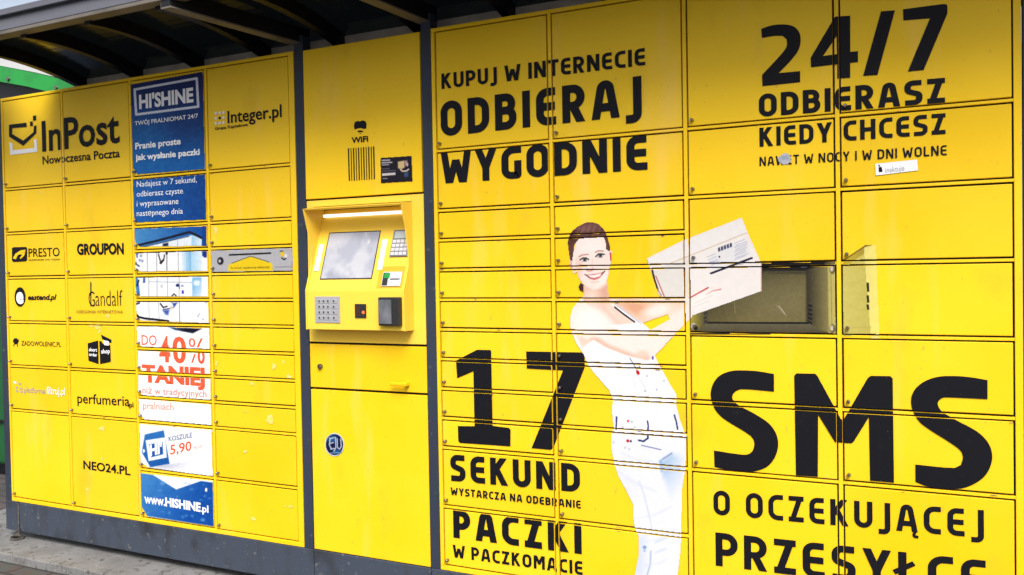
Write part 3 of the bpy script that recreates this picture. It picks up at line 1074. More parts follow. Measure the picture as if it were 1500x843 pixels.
for k in range(3):
    cv.poly([(1031, 458 + k * 6), (1036, 457 + k * 6), (1036, 461 + k * 6), (1031, 462 + k * 6)], (60, 58, 54), k=.8)
cv.ell(1016.5, 478.5, 4, 5, (225, 222, 215))
cv.ell(1019.5, 481, 3, 3.5, (50, 46, 40))
cv.line([(1138, 448), (1152, 463)], 2, (170, 164, 130), k=.7)
cv.line([(1141, 448), (1150, 460)], .9, (225, 222, 200), k=.9)
cv.line([(1076, 443), (1077, 458)], 1.5, (160, 152, 112), k=.6)
cv.grad([(1212.5, 388), (1224, 387), (1227, 489), (1214, 489)], (1212, 430), (214, 204, 120), (1227, 430), (226, 214, 118), f=1)
cv.line([(1217, 390), (1219, 488)], 1.2, (158, 148, 84), k=.7)
cv.line([(1222.5, 388), (1225, 488)], 1.6, (236, 230, 160), k=.9)
for yy in (395, 482):
    cv.ell(1219.5, yy, 4.2, 6.5, (120, 108, 70), f=.5)
    cv.ell(1218.5, yy - 1, 2.4, 4, (238, 234, 214), f=.5)
cv.poly([(1110, 385), (1208, 384), (1208, 387.6), (1110, 388.6)], (22, 20, 22))
cv.noise(5, 3, 3)
cv.build("printed_compartment", RR, RC, 1, "printed picture of an open empty compartment", gain=.48)

cv = Canvas(1230, 354, 1294, 500)
cv.grad([(1234.5, 388), (1276, 387), (1278, 492), (1236, 492)], (1236, 440), (204, 194, 104), (1276, 440), (196, 184, 92), mask=True)
cv.grad([(1235, 381), (1268, 359), (1277, 359), (1277, 389), (1234.5, 389)], (1236, 385), (196, 172, 40), (1262, 372), (172, 152, 58), mask=True)
cv.poly([(1242, 388), (1266, 372), (1272, 389)], (206, 194, 100), f=1.5)
cv.grad([(1265.5, 363), (1283, 359), (1288.5, 497), (1276, 497)], (1268, 420), (232, 222, 130), (1287, 420), (242, 228, 116), mask=True)
cv.line([(1236, 381.5), (1270, 359)], 1.6, (92, 78, 34), k=.8)
for a, b in ((414.5, 427.5), (433, 443.5), (446.5, 454)):
    cv.poly([(1269.5, a), (1272.8, a), (1273.4, b), (1270.3, b)], (24, 22, 18))
cv.line([(1236, 481), (1277, 479)], 1, (176, 164, 84), k=.6)
cv.noise(4, 4, 5)
cv.build("printed_open_door", RR, RC, 1, "printed picture of an open locker door leaf", gain=.70)

# the white box she lifts
cv = Canvas(944, 316, 1120, 470)
cv.poly([(948, 379), (1000, 353), (1086.7, 319.2), (1096, 343), (1114, 383), (1116, 388), (1116, 426.5), (1011, 463.5), (1004, 466), (996, 452), (972, 436), (966, 433), (957, 408)], WHT, mask=True)
cv.poly([(956, 397), (1010, 378), (1012, 440), (973, 436)], (234, 231, 228), f=3)
cv.poly([(948, 379), (1086.7, 319.2), (1096, 343), (985, 386), (953, 397)], (243, 241, 242), f=2)
cv.line([(978, 388), (1010, 375), (1094, 341.5)], 1.3, (214, 186, 158), k=.9)
cv.line([(955.8, 396.7), (959, 410), (963.5, 424)], 2.8, (52, 44, 48))
cv.line([(963.5, 424), (969, 433)], 1.6, (170, 120, 112))
cv.line([(961, 405), (973.5, 435)], 1.6, (186, 90, 92))
cv.poly([(1038, 376), (1090, 352), (1104, 372), (1046, 396)], (232, 234, 242), f=4, k=.8)
for k in range(5):
    x, y = 1052 + k * 4.3, 366.5 - k * 1.6
    cv.poly([(x, y - 3), (x + 2.9, y - 4), (x + 3.2, y + 1.6), (x + .3, y + 2.7)], (44, 50, 96), f=.7)
for k in range(9):
    x0, y0 = 1076 + (k % 2) * 1.5, 357 + k * 3.0
    cv.line([(x0, y0), (x0 + 15 + (k * 7) % 5, y0 - 6)], .9, (150, 158, 190), k=.75)
for k in range(4):
    cv.line([(1036 + k * 2, 377 + k * 4), (1048 + k * 2, 372 + k * 4)], .9, (150, 158, 190), k=.7)
cv.ell(1054, 376.5, 1.4, 1.6, (60, 66, 100))
cv.poly([(1039, 384), (1053, 383), (1053, 386), (1039, 387)], (150, 150, 200), f=1, k=.6)
cv.line([(1041.7, 400.8), (1060, 394), (1101.5, 378.3)], 3.0, (28, 26, 56))
cv.line([(1001, 442), (1012, 436), (1037.5, 421.7)], 2.0, (196, 44, 40))
cv.line([(1035, 431.7), (1044, 426.5), (1056, 424)], 1.8, (220, 100, 92), k=.8)
cv.ell(1028, 440, 22, 9, (250, 247, 246), f=1.0, k=.9, rot=-.45)
cv.line([(1018, 444), (1044, 433)], 1, (226, 208, 202), k=.8)
cv.line([(1016, 450), (1040, 441)], 1, (230, 212, 206), k=.8)
cv.line([(1115.3, 388), (1115.3, 426)], 1.2, (206, 120, 100), k=.7)
cv.noise(3, 5, 8)
cv.build("printed_box", RR, RC, 2, "printed picture of a white cardboard box with a label", gain=.64)

# the woman
cv = Canvas(828, 318, 1016, 846)


def H(*pts):
    return [(830 + a / 6.02, 310 + b / 6.02) for a, b in pts]


def Bd(*pts):
    return [(820 + a / 6.02, 420 + b / 6.02) for a, b in pts]


def Lg(*pts):
    return [(860 + a / 5.27, 540 + b / 5.27) for a, b in pts]


def Lo(*pts):
    return [(860 + a / 5.17, 680 + b / 5.17) for a, b in pts]


body = [(856, 434)] + Bd((150, 150), (118, 190), (97, 265), (95, 345), (115, 420), (150, 500), (190, 562), (215, 600), (250, 690), (320, 780)) + \
    [(876, 552), (884.7, 562.8), (893, 572), (898, 584), (897, 602), (899, 625), (895.5, 641), (896, 657), (900, 678), (906.5, 698), (920, 722.5), (927.7, 738), (927.7, 757), (930.6, 775), (935.6, 785), (936, 813), (929.6, 846),
     (992.4, 846), (997, 808), (998, 784), (999, 719), (1003.4, 690), (1004.5, 676), (1006.5, 640), (1003, 634), (996.6, 616), (991, 595), (991, 578), (981.4, 562.8), (974.5, 549.6), (966, 536), (959.8, 521), (975, 505), (993, 485.5), (1004, 474.5), (1014, 464), (1010, 437), (891, 436)]
cv.poly(body, (246, 246, 250), mask=True)
cv.poly(H((160, 640), (150, 790), (375, 790), (365, 630)), (228, 190, 172), mask=True)
# skin of chest and arms
cv.poly(Bd((215, 130), (1180, 130), (1180, 300), (840, 610), (780, 640), (620, 610), (330, 480), (120, 430), (95, 330), (120, 190), (160, 150)), (246, 231, 224), f=2)
cv.poly(Bd((380, 130), (1100, 130), (1000, 200), (760, 310), (700, 310), (560, 200)), (236, 190, 160), f=9)
cv.ell(*Bd((680, 185))[0], 22, 9, (224, 166, 132), f=1.2, k=.75, rot=.35)
cv.ell(*Bd((860, 210))[0], 22, 9, (248, 240, 236), f=1.0, k=.9, rot=-.3)
cv.poly(Bd((260, 150), (400, 150), (560, 310), (520, 330), (380, 250)), (226, 168, 146), f=6, k=.8)
cv.poly(Bd((400, 150), (480, 165), (665, 315), (600, 330), (520, 325)), (240, 214, 200), f=2.5)
cv.ell(*Bd((280, 300))[0], 26, 20, (250, 244, 242), f=1.0)
cv.poly(Bd((150, 440), (240, 440), (300, 470), (200, 540)), (240, 212, 196), f=3)
cv.line(Bd((235, 440), (300, 470)), 1.8, (196, 132, 112), k=.7)
cv.poly(Bd((110, 400), (560, 400), (800, 420), (960, 400), (880, 540), (800, 635), (700, 640), (560, 590), (330, 480)), (247, 234, 228), f=4)
cv.line(Bd((300, 455), (430, 540), (590, 600), (690, 636), (770, 640)), 8, (226, 178, 156), f=7, k=.85)
cv.line(Bd((240, 440), (420, 420), (640, 430)), 6, (250, 240, 236), f=6, k=.8)
cv.ell(*Bd((730, 600))[0], 9, 6, (238, 206, 188), f=1.0, k=.8)
# white top
cv.poly(Bd((440, 150), (480, 160), (730, 325), (800, 390), (560, 390), (420, 345), (660, 325), (490, 190)), (246, 246, 252), f=1.2)
cv.line(Bd((488, 183), (560, 240), (660, 312)), 2.4, (30, 26, 34))
cv.line(Bd((510, 165), (715, 325)), 1.8, (190, 200, 226), k=.9)
cv.poly(Bd((215, 590), (235, 530), (300, 470), (420, 540), (600, 610), (770, 650), (850, 640), (960, 843), (380, 843)), (248, 248, 252), f=1.5)
cv.poly(Bd((620, 640), (650, 843), (560, 843)), (226, 232, 246), f=8, k=.8)
cv.cut(Bd((735, 320), (955, 243), (972, 290), (800, 384)))
# trinkets
cv.line([(923, 525), (931, 538), (934, 545)], 1.3, (90, 96, 140), k=.8)
cv.ell(934.8, 546, 2.4, 3.6, (196, 22, 34), rot=-.4)
cv.ell(956.5, 524.5, 1.6, 3, (96, 92, 170))
for a, b in ((948, 551), (973, 558), (962, 571), (937, 537), (945, 573)):
    cv.ell(a, b, 1.2, 1.4, (130, 136, 172), f=.9, k=.7)
cv.line([(934, 550), (944, 566), (948, 574)], 1.4, (206, 212, 230), k=.9)
cv.line([(928, 552), (934, 590)], 3, (228, 232, 246), f=3, k=.9)
for k in range(7):
    cv.line([(902 + k * 6, 606 + (k * 5) % 9), (930 + k * 9, 598 + (k * 7) % 11)], 2, (232, 236, 246), f=2, k=.7)
# jeans
cv.poly([(892, 632), (950, 640), (1010, 640), (1010, 850), (900, 850), (926, 760), (905, 706), (890, 660)], (232, 237, 248), f=3)
cv.line([(903.5, 611), (902.8, 629)], 2.4, (40, 50, 120))
cv.line([(948.8, 617), (950, 624), (949.3, 631)], 2.4, (52, 66, 140))
cv.line([(988, 608), (991, 618), (993, 629)], 2.4, (44, 52, 120))
cv.line([(936, 645), (943, 646.6), (949.5, 642), (949, 637)], 2.6, (34, 44, 104))
cv.line([(940, 652.5), (956, 656), (968, 659)], 1.8, (130, 140, 190))
cv.ell(920.3, 617, 2, 2, (220, 90, 100))
cv.ell(926, 618, 2, 1.4, (170, 172, 190))
cv.ell(920, 646, 2.4, 2.4, (206, 40, 54))
cv.ell(924.4, 646.5, 1.4, 2, (50, 60, 90))
for a, b in ((913, 626), (930, 626), (916, 656), (922, 658), (899, 648)):
    cv.ell(a, b, 1.6, 1.8, (186, 194, 216), k=.8)
for k in range(10):
    cv.line([(906 + k * 4, 611), (907 + k * 4.2, 628 - (k % 3))], 1, (222, 228, 242), k=.7)
cv.grad(Lg((565, 720), (655, 655), (760, 690), (770, 843), (600, 843)), (970, 676), (150, 186, 226), (1003, 690), (234, 240, 250), f=5, k=.9)
cv.line(Lg((585, 700), (655, 655)), 2.2, (120, 140, 190), k=.8)
cv.line(Lg((570, 712), (580, 790)), 3, (130, 172, 220), f=3)
cv.grad(Lo((560, 0), (740, 30), (722, 200), (715, 520), (690, 520), (640, 290)), (972, 700), (184, 206, 236), (1000, 720), (236, 240, 250), f=5, k=.9)
cv.line(Lo((395, 130), (430, 220), (460, 340), (480, 430), (492, 500)), 2, (176, 192, 224), f=2, k=.8)
cv.grad(Lo((240, 60), (400, 120), (490, 500), (360, 490), (345, 300)), (915, 720), (226, 231, 244), (950, 740), (238, 241, 250), f=6, k=.9)
cv.grad(Lo((390, 540), (500, 520), (490, 843), (360, 843)), (936, 800), (206, 219, 242), (956, 800), (238, 241, 250), f=5, k=.9)
cv.ell(*Lo((437, 630))[0], 3, 2.6, (120, 156, 210), k=.9)
cv.ell(*Lo((437, 655))[0], 2, 2, (150, 180, 224), k=.8)
cv.line(Lo((485, 660), (480, 760), (455, 843)), 2.4, (160, 184, 222), f=2, k=.8)
cv.line(Lo((520, 590), (600, 560)), 3, (200, 214, 238), f=3, k=.8)
cv.line(Lo((520, 670), (600, 640)), 3.5, (206, 219, 240), f=3, k=.8)
for a, b in (((905, 690), (960, 720)), ((930, 760), (985, 742)), ((940, 795), (990, 775)), ((912, 664), (958, 676)), ((945, 828), (985, 815))):
    cv.line([a, ((a[0] + b[0]) / 2, (a[1] + b[1]) / 2 + 4), b], 3, (206, 216, 236), f=4, k=.5)
for a, b in (((880, 520), (905, 585)), ((905, 530), (912, 590)), ((955, 560), (945, 600)), ((970, 575), (962, 606))):
    cv.line([a, b], 4, (228, 232, 244), f=5, k=.7)
cv.ell(*Lo((660, 700))[0], 10, 22, (234, 238, 248), f=1.2, k=.8)
# head
cv.poly(H((90, 250), (200, 225), (340, 225), (362, 300), (384, 342), (402, 350), (396, 430), (384, 480), (370, 560), (348, 640), (300, 684), (232, 694), (170, 664), (120, 604), (92, 530), (70, 552), (38, 490), (26, 430), (50, 420)), (243, 226, 220), mask=True)
cv.ell(*H((225, 300))[0], 20, 12, (248, 238, 236), f=1.1, k=.9)
cv.ell(*H((110, 500))[0], 5, 13, (232, 190, 178), f=1.2, k=.7)
cv.ell(*H((330, 600))[0], 8, 13, (246, 236, 232), f=1.2, k=.8, rot=.4)
cv.poly(H((155, 650), (230, 696), (310, 684), (366, 640), (372, 790), (150, 790)), (232, 196, 178), f=2.5)
cv.poly(H((300, 690), (366, 640), (372, 790), (320, 790)), (216, 160, 140), f=5, k=.7)
cv.ell(*H((215, 740))[0], 8, 7, (242, 218, 206), f=1.2, k=.8)
cv.poly(H((12, 275), (20, 235), (45, 180), (100, 132), (170, 100), (222, 94), (282, 110), (322, 150), (350, 190), (366, 240), (382, 300), (388, 345), (374, 350), (352, 335), (345, 265), (328, 226), (200, 232), (110, 244), (70, 290), (60, 380), (52, 440), (34, 430), (22, 350)), (96, 62, 58), mask=True)
cv.ell(*H((180, 150))[0], 17, 6, (134, 96, 92), f=1.2, k=.8, rot=-.15)
cv.ell(*H((60, 220))[0], 6, 10, (72, 42, 42), f=1.2, k=.8, rot=.5)
for k in range(12):
    a = 60 + k * 24
    cv.line(H((a, 215 - abs(k - 6) * 3), (a + 26, 150 - 22 * math.sin(k / 11 * 3.1))), 1.0, (150, 112, 106) if k % 2 else (66, 40, 40), k=.5)
cv.poly(H((125, 630), (108, 660), (118, 695), (152, 710), (152, 650)), (66, 44, 46), mask=True)
cv.line(H((112, 400), (140, 384), (192, 380)), 1.7, (176, 120, 112), k=.9)
cv.line(H((255, 362), (280, 348), (325, 350)), 1.7, (176, 120, 112), k=.9)
for ex, ey, rt in ((160, 426, .05), (298, 390, -.25)):
    c = H((ex, ey))[0]
    cv.ell(c[0], c[1] + .3, 6.6, 3.2, (232, 222, 222), f=.5, rot=rt)
    cv.ell(c[0] + .4, c[1] + .2, 2.9, 2.9, (98, 112, 112), f=.5)
    cv.ell(c[0] + .4, c[1] + .2, 1.4, 1.4, (24, 24, 28), f=.5)
    cv.line([(c[0] - 6.4, c[1] + .4 + rt * -4), (c[0] - 2.5, c[1] - 2.4), (c[0] + 2.5, c[1] - 2.4), (c[0] + 6.0, c[1] - .6 + rt * 5)], 1.9, (40, 30, 34))
    cv.line([(c[0] - 4.4, c[1] + 2.6), (c[0] + 4, c[1] + 2.9)], .8, (196, 140, 136), k=.8)
cv.line(H((232, 420), (225, 470), (235, 505)), 1.6, (232, 206, 198), k=.9)
cv.line(H((180, 520), (200, 528), (225, 522), (242, 510)), 1.8, (210, 140, 132), k=.85)
cv.poly(H((165, 558), (205, 556), (250, 552), (300, 542), (336, 530), (322, 556), (290, 590), (245, 606), (205, 594)), (206, 110, 112), f=.8)
cv.poly(H((182, 563), (240, 562), (318, 544), (290, 574), (245, 586), (210, 580)), (248, 244, 242), f=.8)
cv.line(H((163, 556), (182, 566), (205, 582)), 1.4, (92, 50, 54))
cv.line(H((312, 552), (338, 528)), 1.6, (92, 50, 54))
cv.line(H((215, 622), (250, 628), (285, 618)), 1.6, (226, 186, 178), k=.8)
cv.line(H((388, 365), (392, 430)), 2.0, (196, 50, 60))
cv.line(H((40, 440), (48, 500)), 2.0, (214, 130, 128), k=.8)
cv.noise(2.5, 4, 11)
cv.build("printed_woman", RR, RC, 3, "printed picture of a smiling woman in a white top and pale jeans", gain=.70)

# ------------------------------------------------------------------ stickers on the right bank
dr = RB.at(1310, 230)
decal("sticker", pxpoly([(1282, 240.5), (1343.5, 234), (1345, 250), (1283, 257.5)]), M_WHITEINK, dr, None, 2, "small white sticker under the last words")
decal("sticker_print", pxpoly([(1287, 245.5), (1291.5, 245), (1293, 252), (1287.5, 253)]) + pxpoly([(1286, 242), (1288, 241.6), (1290, 244.6), (1288.5, 245)]), M_INK, dr, None, 3)
gp = material("pale_grey_ink", (.30, .33, .40), .5)
po, wd = font_polys("inaktuje", .01)
decal("sticker_print", place(po, wd, (1297, 253.6), (1325, 250.2), (1297, 245.5)), gp, dr, None, 3)
cv = Canvas(1136, 222, 1162, 246, .8)
cv.poly([(1139, 232), (1145, 227), (1151, 224), (1158, 228), (1159, 236), (1154, 241), (1146, 241), (1141, 237)], (206, 210, 222), mask=True)
cv.ell(1150, 232, 6, 3, (150, 170, 205), f=1, k=.7)
cv.noise(14, 3, 4)
cv.build("sticker_remnant", RB.at(1150, 222), RC, 3, "torn pale remnant of a sticker over a word")

# ------------------------------------------------------------------ left bank prints
LC = LB.cells


def ltext(txt, BL, BR, top, mat, parent, bold=.012, shear=0, cells=LC, level=3, label=None, name="lettering"):
    po, wd = font_polys(txt, bold, shear)
    return decal(name, place(po, wd, BL, BR, top), mat, parent, cells, level, label)


# logo: envelope mark and two-line name
k = sc_
env = sc_([(105, 292), (300, 268), (305, 316), (140, 330), (140, 395), (265, 470), (380, 376), (385, 308), (412, 300), (412, 386), (265, 528), (105, 425)], 0, 145, 7.667)
mark = pxpoly(env) + pxpoly(sc_([(340, 258), (372, 253), (374, 305), (342, 310)], 0, 145, 7.667)) + pxpoly(sc_([(373, 192), (410, 188), (410, 240), (375, 248)], 0, 145, 7.667))
decal("logo", mark, M_INK, LR, LC, 2, "black envelope mark beside the operator name")
decal("logo", pxpoly(sc_([(108, 487), (145, 505), (148, 580), (390, 553), (385, 462), (415, 450), (424, 595), (120, 632)], 0, 145, 7.667)), M_WHITEINK, LR, LC, 2, "white tray below the envelope mark")
ltext("InPost", (62.5, 221.8), (175.8, 208.2), (62.5, 176), M_INK, LR, .018, label="large black operator name on the top left doors")
ltext("Nowoczesna Poczta", (63, 241), (176, 230.4), (63, 228.8), M_INK, LR, .016)

# presto
pd = LB.at(60, 372)
decal("logo", pxpoly([(18, 364), (20, 362.5), (38.5, 362), (40, 363.5), (40, 381), (38, 383), (20, 384), (18, 382)]), M_INK, pd, LC, 2)
yv = M_YEL
decal("logo_swirl", pxpoly([(19.5, 379), (23, 372), (31, 367), (38, 366), (37.5, 369), (31, 371), (26, 375), (24, 380)]) + pxpoly([(28, 373), (34, 369.5), (37.5, 370), (36, 375), (31, 379.5), (29.5, 378.5), (33, 374), (32, 373)]), yv, pd, LC, 3)
ltext("PRESTO", (42.5, 376.6), (88, 375.4), (42.5, 363.6), M_INK, pd, .004)
ltext("DZIENNIE NA CZAS", (43, 382.2), (88, 381.2), (43, 380.0), M_INK, pd, .01)
gd = LB.at(147, 380)
ltext("GROUPON", (113.5, 372.8), (182, 372.0), (113.5, 357.2), M_INK, gd, .04)
ed = LB.at(60, 440)


def ellp(cx, cy, rx, ry, n=24):
    return [(cx + rx * math.cos(2 * math.pi * i / n), cy + ry * math.sin(2 * math.pi * i / n)) for i in range(n)]


decal("logo", pxpoly(ellp(29.8, 435.2, 8, 14.3)), M_INK, ed, LC, 2)
ltext("e", (24.5, 444), (35.5, 444), (24.5, 421), M_WHITEINK, ed, .05)
ltext("eastend.pl", (41.5, 439.4), (83.5, 439.2), (41.5, 431.5), M_INK, ed, .03, .25)
gn = LB.at(150, 450)
ltext("G", (130.5, 448.6), (139.5, 449.5), (130.5, 425), M_INK, gn, -.012)
ltext("andalf", (140.5, 448.4), (180, 448.4), (140.5, 424), M_INK, gn, -.012)
decal("logo", pxpoly([(132.6, 415), (133.6, 412), (134.4, 415), (134, 449), (133, 449)]), M_INK, gn, LC, 2)
ltext("KSIĘGARNIA INTERNETOWA", (113, 459), (180.5, 459.4), (113, 454.4), material("faded_ink", (.20, .15, .01), .5), gn, .002)
zd = LB.at(60, 505)
ltext("ZADOWOLENIC.PL", (32, 506.2), (90, 508.2), (32, 499.2), M_INK, zd, .0)
decal("logo", pxpoly(ellp(23.6, 500, 4, 4.6, 14)) + pxpoly([(26, 500), (28.5, 496.5), (27, 502)]) + pxpoly([(21, 504), (22, 504), (20.6, 507.6), (19.6, 507)]) + pxpoly([(25.2, 504), (26.2, 504), (26.6, 508.4), (25.6, 508)]), M_INK, zd, LC, 2)
bd = LB.at(115, 520)
decal("logo", pxpoly([(129, 503.2), (144.2, 499), (144.8, 533.5), (130, 528.5)]) + pxpoly([(146, 499.5), (149, 500.4), (151, 503.4), (162, 506), (162.6, 530.2), (147.2, 533.6)]) + pxpoly([(148.5, 490.5), (163.8, 498), (163.4, 503), (150, 497)]), M_INK, bd, LC, 2)
decal("logo_badge", pxpoly([(152, 498.4), (160, 500.2), (159.6, 506.6), (153.2, 505.6)]), M_WHITEINK, bd, LC, 3)
ltext("short", (131, 514.6), (143, 515.4), (131, 509.4), M_WHITEINK, bd, .03)
ltext("order", (131, 521.4), (143, 522.6), (131, 516.6), M_WHITEINK, bd, .03)
ltext("shop", (149, 518), (161.6, 517.4), (149, 511.6), M_WHITEINK, bd, .03)
fd = LB.at(60, 590)
fg = material("faded_grey_ink", (.36, .33, .24), .5)
for a, b in ((22.5, 560.5), (29.5, 562.5), (25, 568), (31.5, 569.5), (25.5, 573), (32, 574)):
    decal("logo_square", pxpoly([(a - 1.8, b - 1.8), (a + 1.8, b - 1.4), (a + 1.8, b + 1.8), (a - 1.8, b + 1.4)]), M_WHITEINK if a < 24 else fg, fd, LC, 2)
ltext("platforma", (36, 575), (67, 577), (36, 566.6), fg, fd, .01)
ltext("filtruj.pl", (69, 577.2), (96, 579), (69, 566), M_WHITEINK, fd, .01)
fm = LB.at(150, 600)
ltext("perfumeria", (114, 590.2), (190.5, 595.0), (114, 575.4), M_INK, fm, .006)
ltext(".pl", (188, 596.4), (196, 597), (188, 588.6), M_INK, fm, .02)
nd = LB.at(150, 720)
ltext("NEO24.PL", (122.8, 686.6), (191.5, 696.2), (122.8, 674.2), M_INK, nd, .022)
igd = LB.at(370, 200)
for r in range(3):
    for c in range(3):
        a, b = 316.6 + c * 5.6, 166.5 + r * 7.3 - c * .6
        decal("logo_square", pxpoly([(a - 1.5, b - 1.6), (a + 1.5, b - 1.9), (a + 1.5, b + 1.7), (a - 1.5, b + 1.9)]), M_INK if (r, c) == (1, 1) else M_WHITEINK, igd, LC, 2)
ltext("Integer.pl", (334, 180.8), (413, 171.4), (334, 162.2), M_INK, igd, .012)
ltext("Grupa Kapitałowa", (315.5, 191), (363.4, 184.8), (315.5, 186.4), M_INK, igd, .016)

# ---- posters of column three
pd1 = LB.at(245, 215)
BLU0, BLU1 = (26, 40, 104), (24, 100, 172)


def in_door(pts, door):
    return pts


cv = Canvas(190, 102, 302, 262, .8)
cv.grad([(191.5, 124.5), (297.5, 105.5), (300.5, 248), (201.5, 255.5), (195.5, 246), (193.8, 180)], (240, 108), (12, 24, 84), (236, 240), (16, 92, 166), mask=True)
cv.ell(214, 205, 30, 34, (26, 112, 186), f=1.4, k=.6)
cv.line([(197.6, 131.6), (288.6, 115.2), (290.8, 156.6), (200, 168.2), (197.6, 131.6)], 3.6, (216, 222, 238))
cv.noise(7, 4, 2)
cv.build("poster", pd1, LC, 1, "blue poster with a white framed name", gain=.85)
ltext("HI'SHINE", (204.6, 159.5), (284, 149), (204.6, 139.4), M_WHITEINK, pd1, .04)
ltext("TWÓJ PRALNIOMAT 24/7", (198.2, 184.2), (290.8, 172.8), (198.2, 178), M_WHITEINK, pd1, .012)
ltext("Pranie proste", (198.8, 219), (265.4, 211.4), (198.8, 209.6), M_WHITEINK, pd1, .03)
ltext("jak wysłanie paczki", (199.2, 235.2), (293.2, 226.8), (199.2, 226.4), M_WHITEINK, pd1, .03)
pd2 = LB.at(245, 300)
cv = Canvas(190, 250, 306, 330, .8)
cv.grad([(194.6, 264.6), (300.6, 255.8), (302.4, 321.8), (201, 326), (196, 316)], (200, 270), (22, 94, 172), (296, 300), (8, 64, 138), mask=True)
cv.noise(8, 4, 3)
cv.build("poster", pd2, LC, 1, "blue poster with four lines of white text", gain=.8)
for i, (t_, wd_) in enumerate((("Nadajesz w 7 sekund,", 88), ("odbierasz czyste", 67.5), ("i wyprasowane", 61), ("następnego dnia", 67.5))):
    y = 274.4 + i * 14.2
    ltext(t_, (201, y), (201 + wd_, y - wd_ * (.082 - .009 * i)), (201, y - 8.6), M_WHITEINK, pd2, .0)


def strip(px, py, pts, paint, label, seed):
    xs = [p_[0] for p_ in pts]
    ys = [p_[1] for p_ in pts]
    c_ = Canvas(min(xs) - 1, min(ys) - 1, max(xs) + 1, max(ys) + 1, .8)
    c_.poly(pts, (244, 246, 250), mask=True)
    paint(c_)
    c_.noise(6, 3, seed)
    dd = LB.at(px, py)
    c_.build("poster", dd, LC, 1, label, gain=.74)
    return dd


def Z(*pts):
    return [(190 + a / 5.27, 320 + b / 5.27) for a, b in pts]


def p1(c):
    c.grad(Z((20, 80), (600, 55), (600, 220), (60, 230)), (200, 340), (70, 140, 200), (300, 350), (12, 72, 156), f=1)
    c.poly(Z((150, 215), (480, 130), (560, 155), (560, 225), (140, 225)), (226, 238, 248), f=1)
    c.grad(Z((480, 130), (560, 160), (560, 225), (480, 225)), (282, 350), (160, 206, 240), (297, 350), (226, 238, 248), f=1)
    c.poly(Z((560, 60), (605, 55), (605, 225), (560, 225)), (12, 62, 148), f=1)
    c.line(Z((60, 210), (200, 178), (460, 108), (480, 112), (556, 152)), 3.4, (22, 22, 36))
    c.line(Z((90, 222), (220, 196), (460, 140)), 1.4, (60, 70, 96), k=.9)
    c.poly(Z((258, 196), (300, 188), (300, 215), (258, 218)), (24, 32, 76), f=1)
    c.line(Z((372, 175), (372, 220)), .8, (150, 160, 180))


def p2(c):
    c.grad(Z((400, 255), (480, 255), (480, 415), (400, 415)), (266, 380), (230, 240, 250), (281, 380), (110, 176, 226), f=1.5)
    c.grad(Z((480, 255), (560, 255), (560, 415), (480, 415)), (281, 380), (170, 212, 242), (297, 380), (216, 234, 248), f=1)
    c.poly(Z((562, 255), (605, 255), (605, 300), (580, 305), (562, 290)), (18, 50, 140), f=1)
    for a in (138, 210, 288, 376):
        c.line(Z((a, 255), (a + 2, 415)), 1.1, (150, 160, 178))
    c.line(Z((225, 280), (245, 350), (268, 310), (270, 285)), 2.2, (60, 62, 74), k=.9)
    c.line(Z((240, 345), (262, 325)), 3, (16, 16, 26))
    c.line(Z((288, 262), (290, 400)), 1.2, (110, 112, 128))
    c.poly(Z((280, 262), (296, 262), (296, 280), (280, 280)), (30, 30, 40))
    for a, b in ((90, 290), (100, 330), (80, 325), (50, 345), (60, 275)):
        c.ell(*Z((a, b))[0], 2, 2.4, (120, 140, 180), k=.7)
    c.line(Z((55, 260), (60, 300)), 2.4, (40, 90, 170), k=.8)
    c.line(Z((45, 350), (75, 370)), 2.6, (50, 60, 80), k=.8)


def p3(c):
    for a in (150, 214, 294, 384):
        c.line(Z((a, 455), (a, 605)), 1.0, (150, 164, 184))
    c.line(Z((150, 490), (490, 496)), 1.0, (150, 170, 196))
    c.grad(Z((485, 458), (560, 456), (560, 605), (485, 605)), (282, 420), (120, 180, 228), (297, 430), (214, 232, 248), f=1)
    c.ell(*Z((520, 500))[0], 5, 4, (226, 240, 250), f=.8)
    c.line(Z((52, 470), (62, 520), (70, 590)), 5, (40, 110, 186), k=.9)
    c.line(Z((60, 520), (72, 480)), 2.4, (24, 34, 60))
    c.poly(Z((106, 462), (122, 460), (122, 500), (104, 498)), (40, 90, 180))
    c.ell(*Z((372, 518))[0], 2.6, 2.4, (30, 50, 120))
    c.line(Z((384, 505), (388, 545)), 1.2, (80, 90, 130))
    c.ell(*Z((412, 570))[0], 1.8, 3, (50, 70, 160))
    c.ell(*Z((408, 522))[0], 2.2, 1.8, (130, 150, 200), k=.8)
    c.line(Z((330, 598), (345, 584), (360, 598)), 2, (60, 60, 70))
    c.ell(*Z((250, 525))[0], 2, 3, (190, 196, 206), k=.8)


def p4(c):
    for a in (150, 226, 386):
        c.line(Z((a, 645), (a + 4, 800)), 1.0, (170, 176, 190))
    c.line(Z((385, 650), (388, 800)), 1.2, (140, 150, 168))
    c.line(Z((50, 740), (70, 762), (120, 774), (200, 782), (300, 794)), 3.2, (18, 22, 38))
    c.line(Z((55, 660), (75, 655)), 3, (60, 66, 84))
    c.line(Z((240, 660), (262, 690), (290, 680)), 2.2, (36, 40, 66))
    c.poly(Z((255, 710), (310, 705), (300, 748), (280, 745)), (60, 92, 180), f=1.5)
    c.poly(Z((330, 655), (372, 652), (345, 690)), (44, 70, 160), f=1)
    c.line(Z((262, 705), (340, 690)), 1.4, (36, 40, 66))
    c.ell(*Z((325, 690))[0], 2.4, 3, (206, 196, 190))
    for a, b in ((540, 740), (568, 780), (530, 755)):
        c.ell(*Z((a, b))[0], 1.8, 1.8, (176, 190, 214), k=.8)


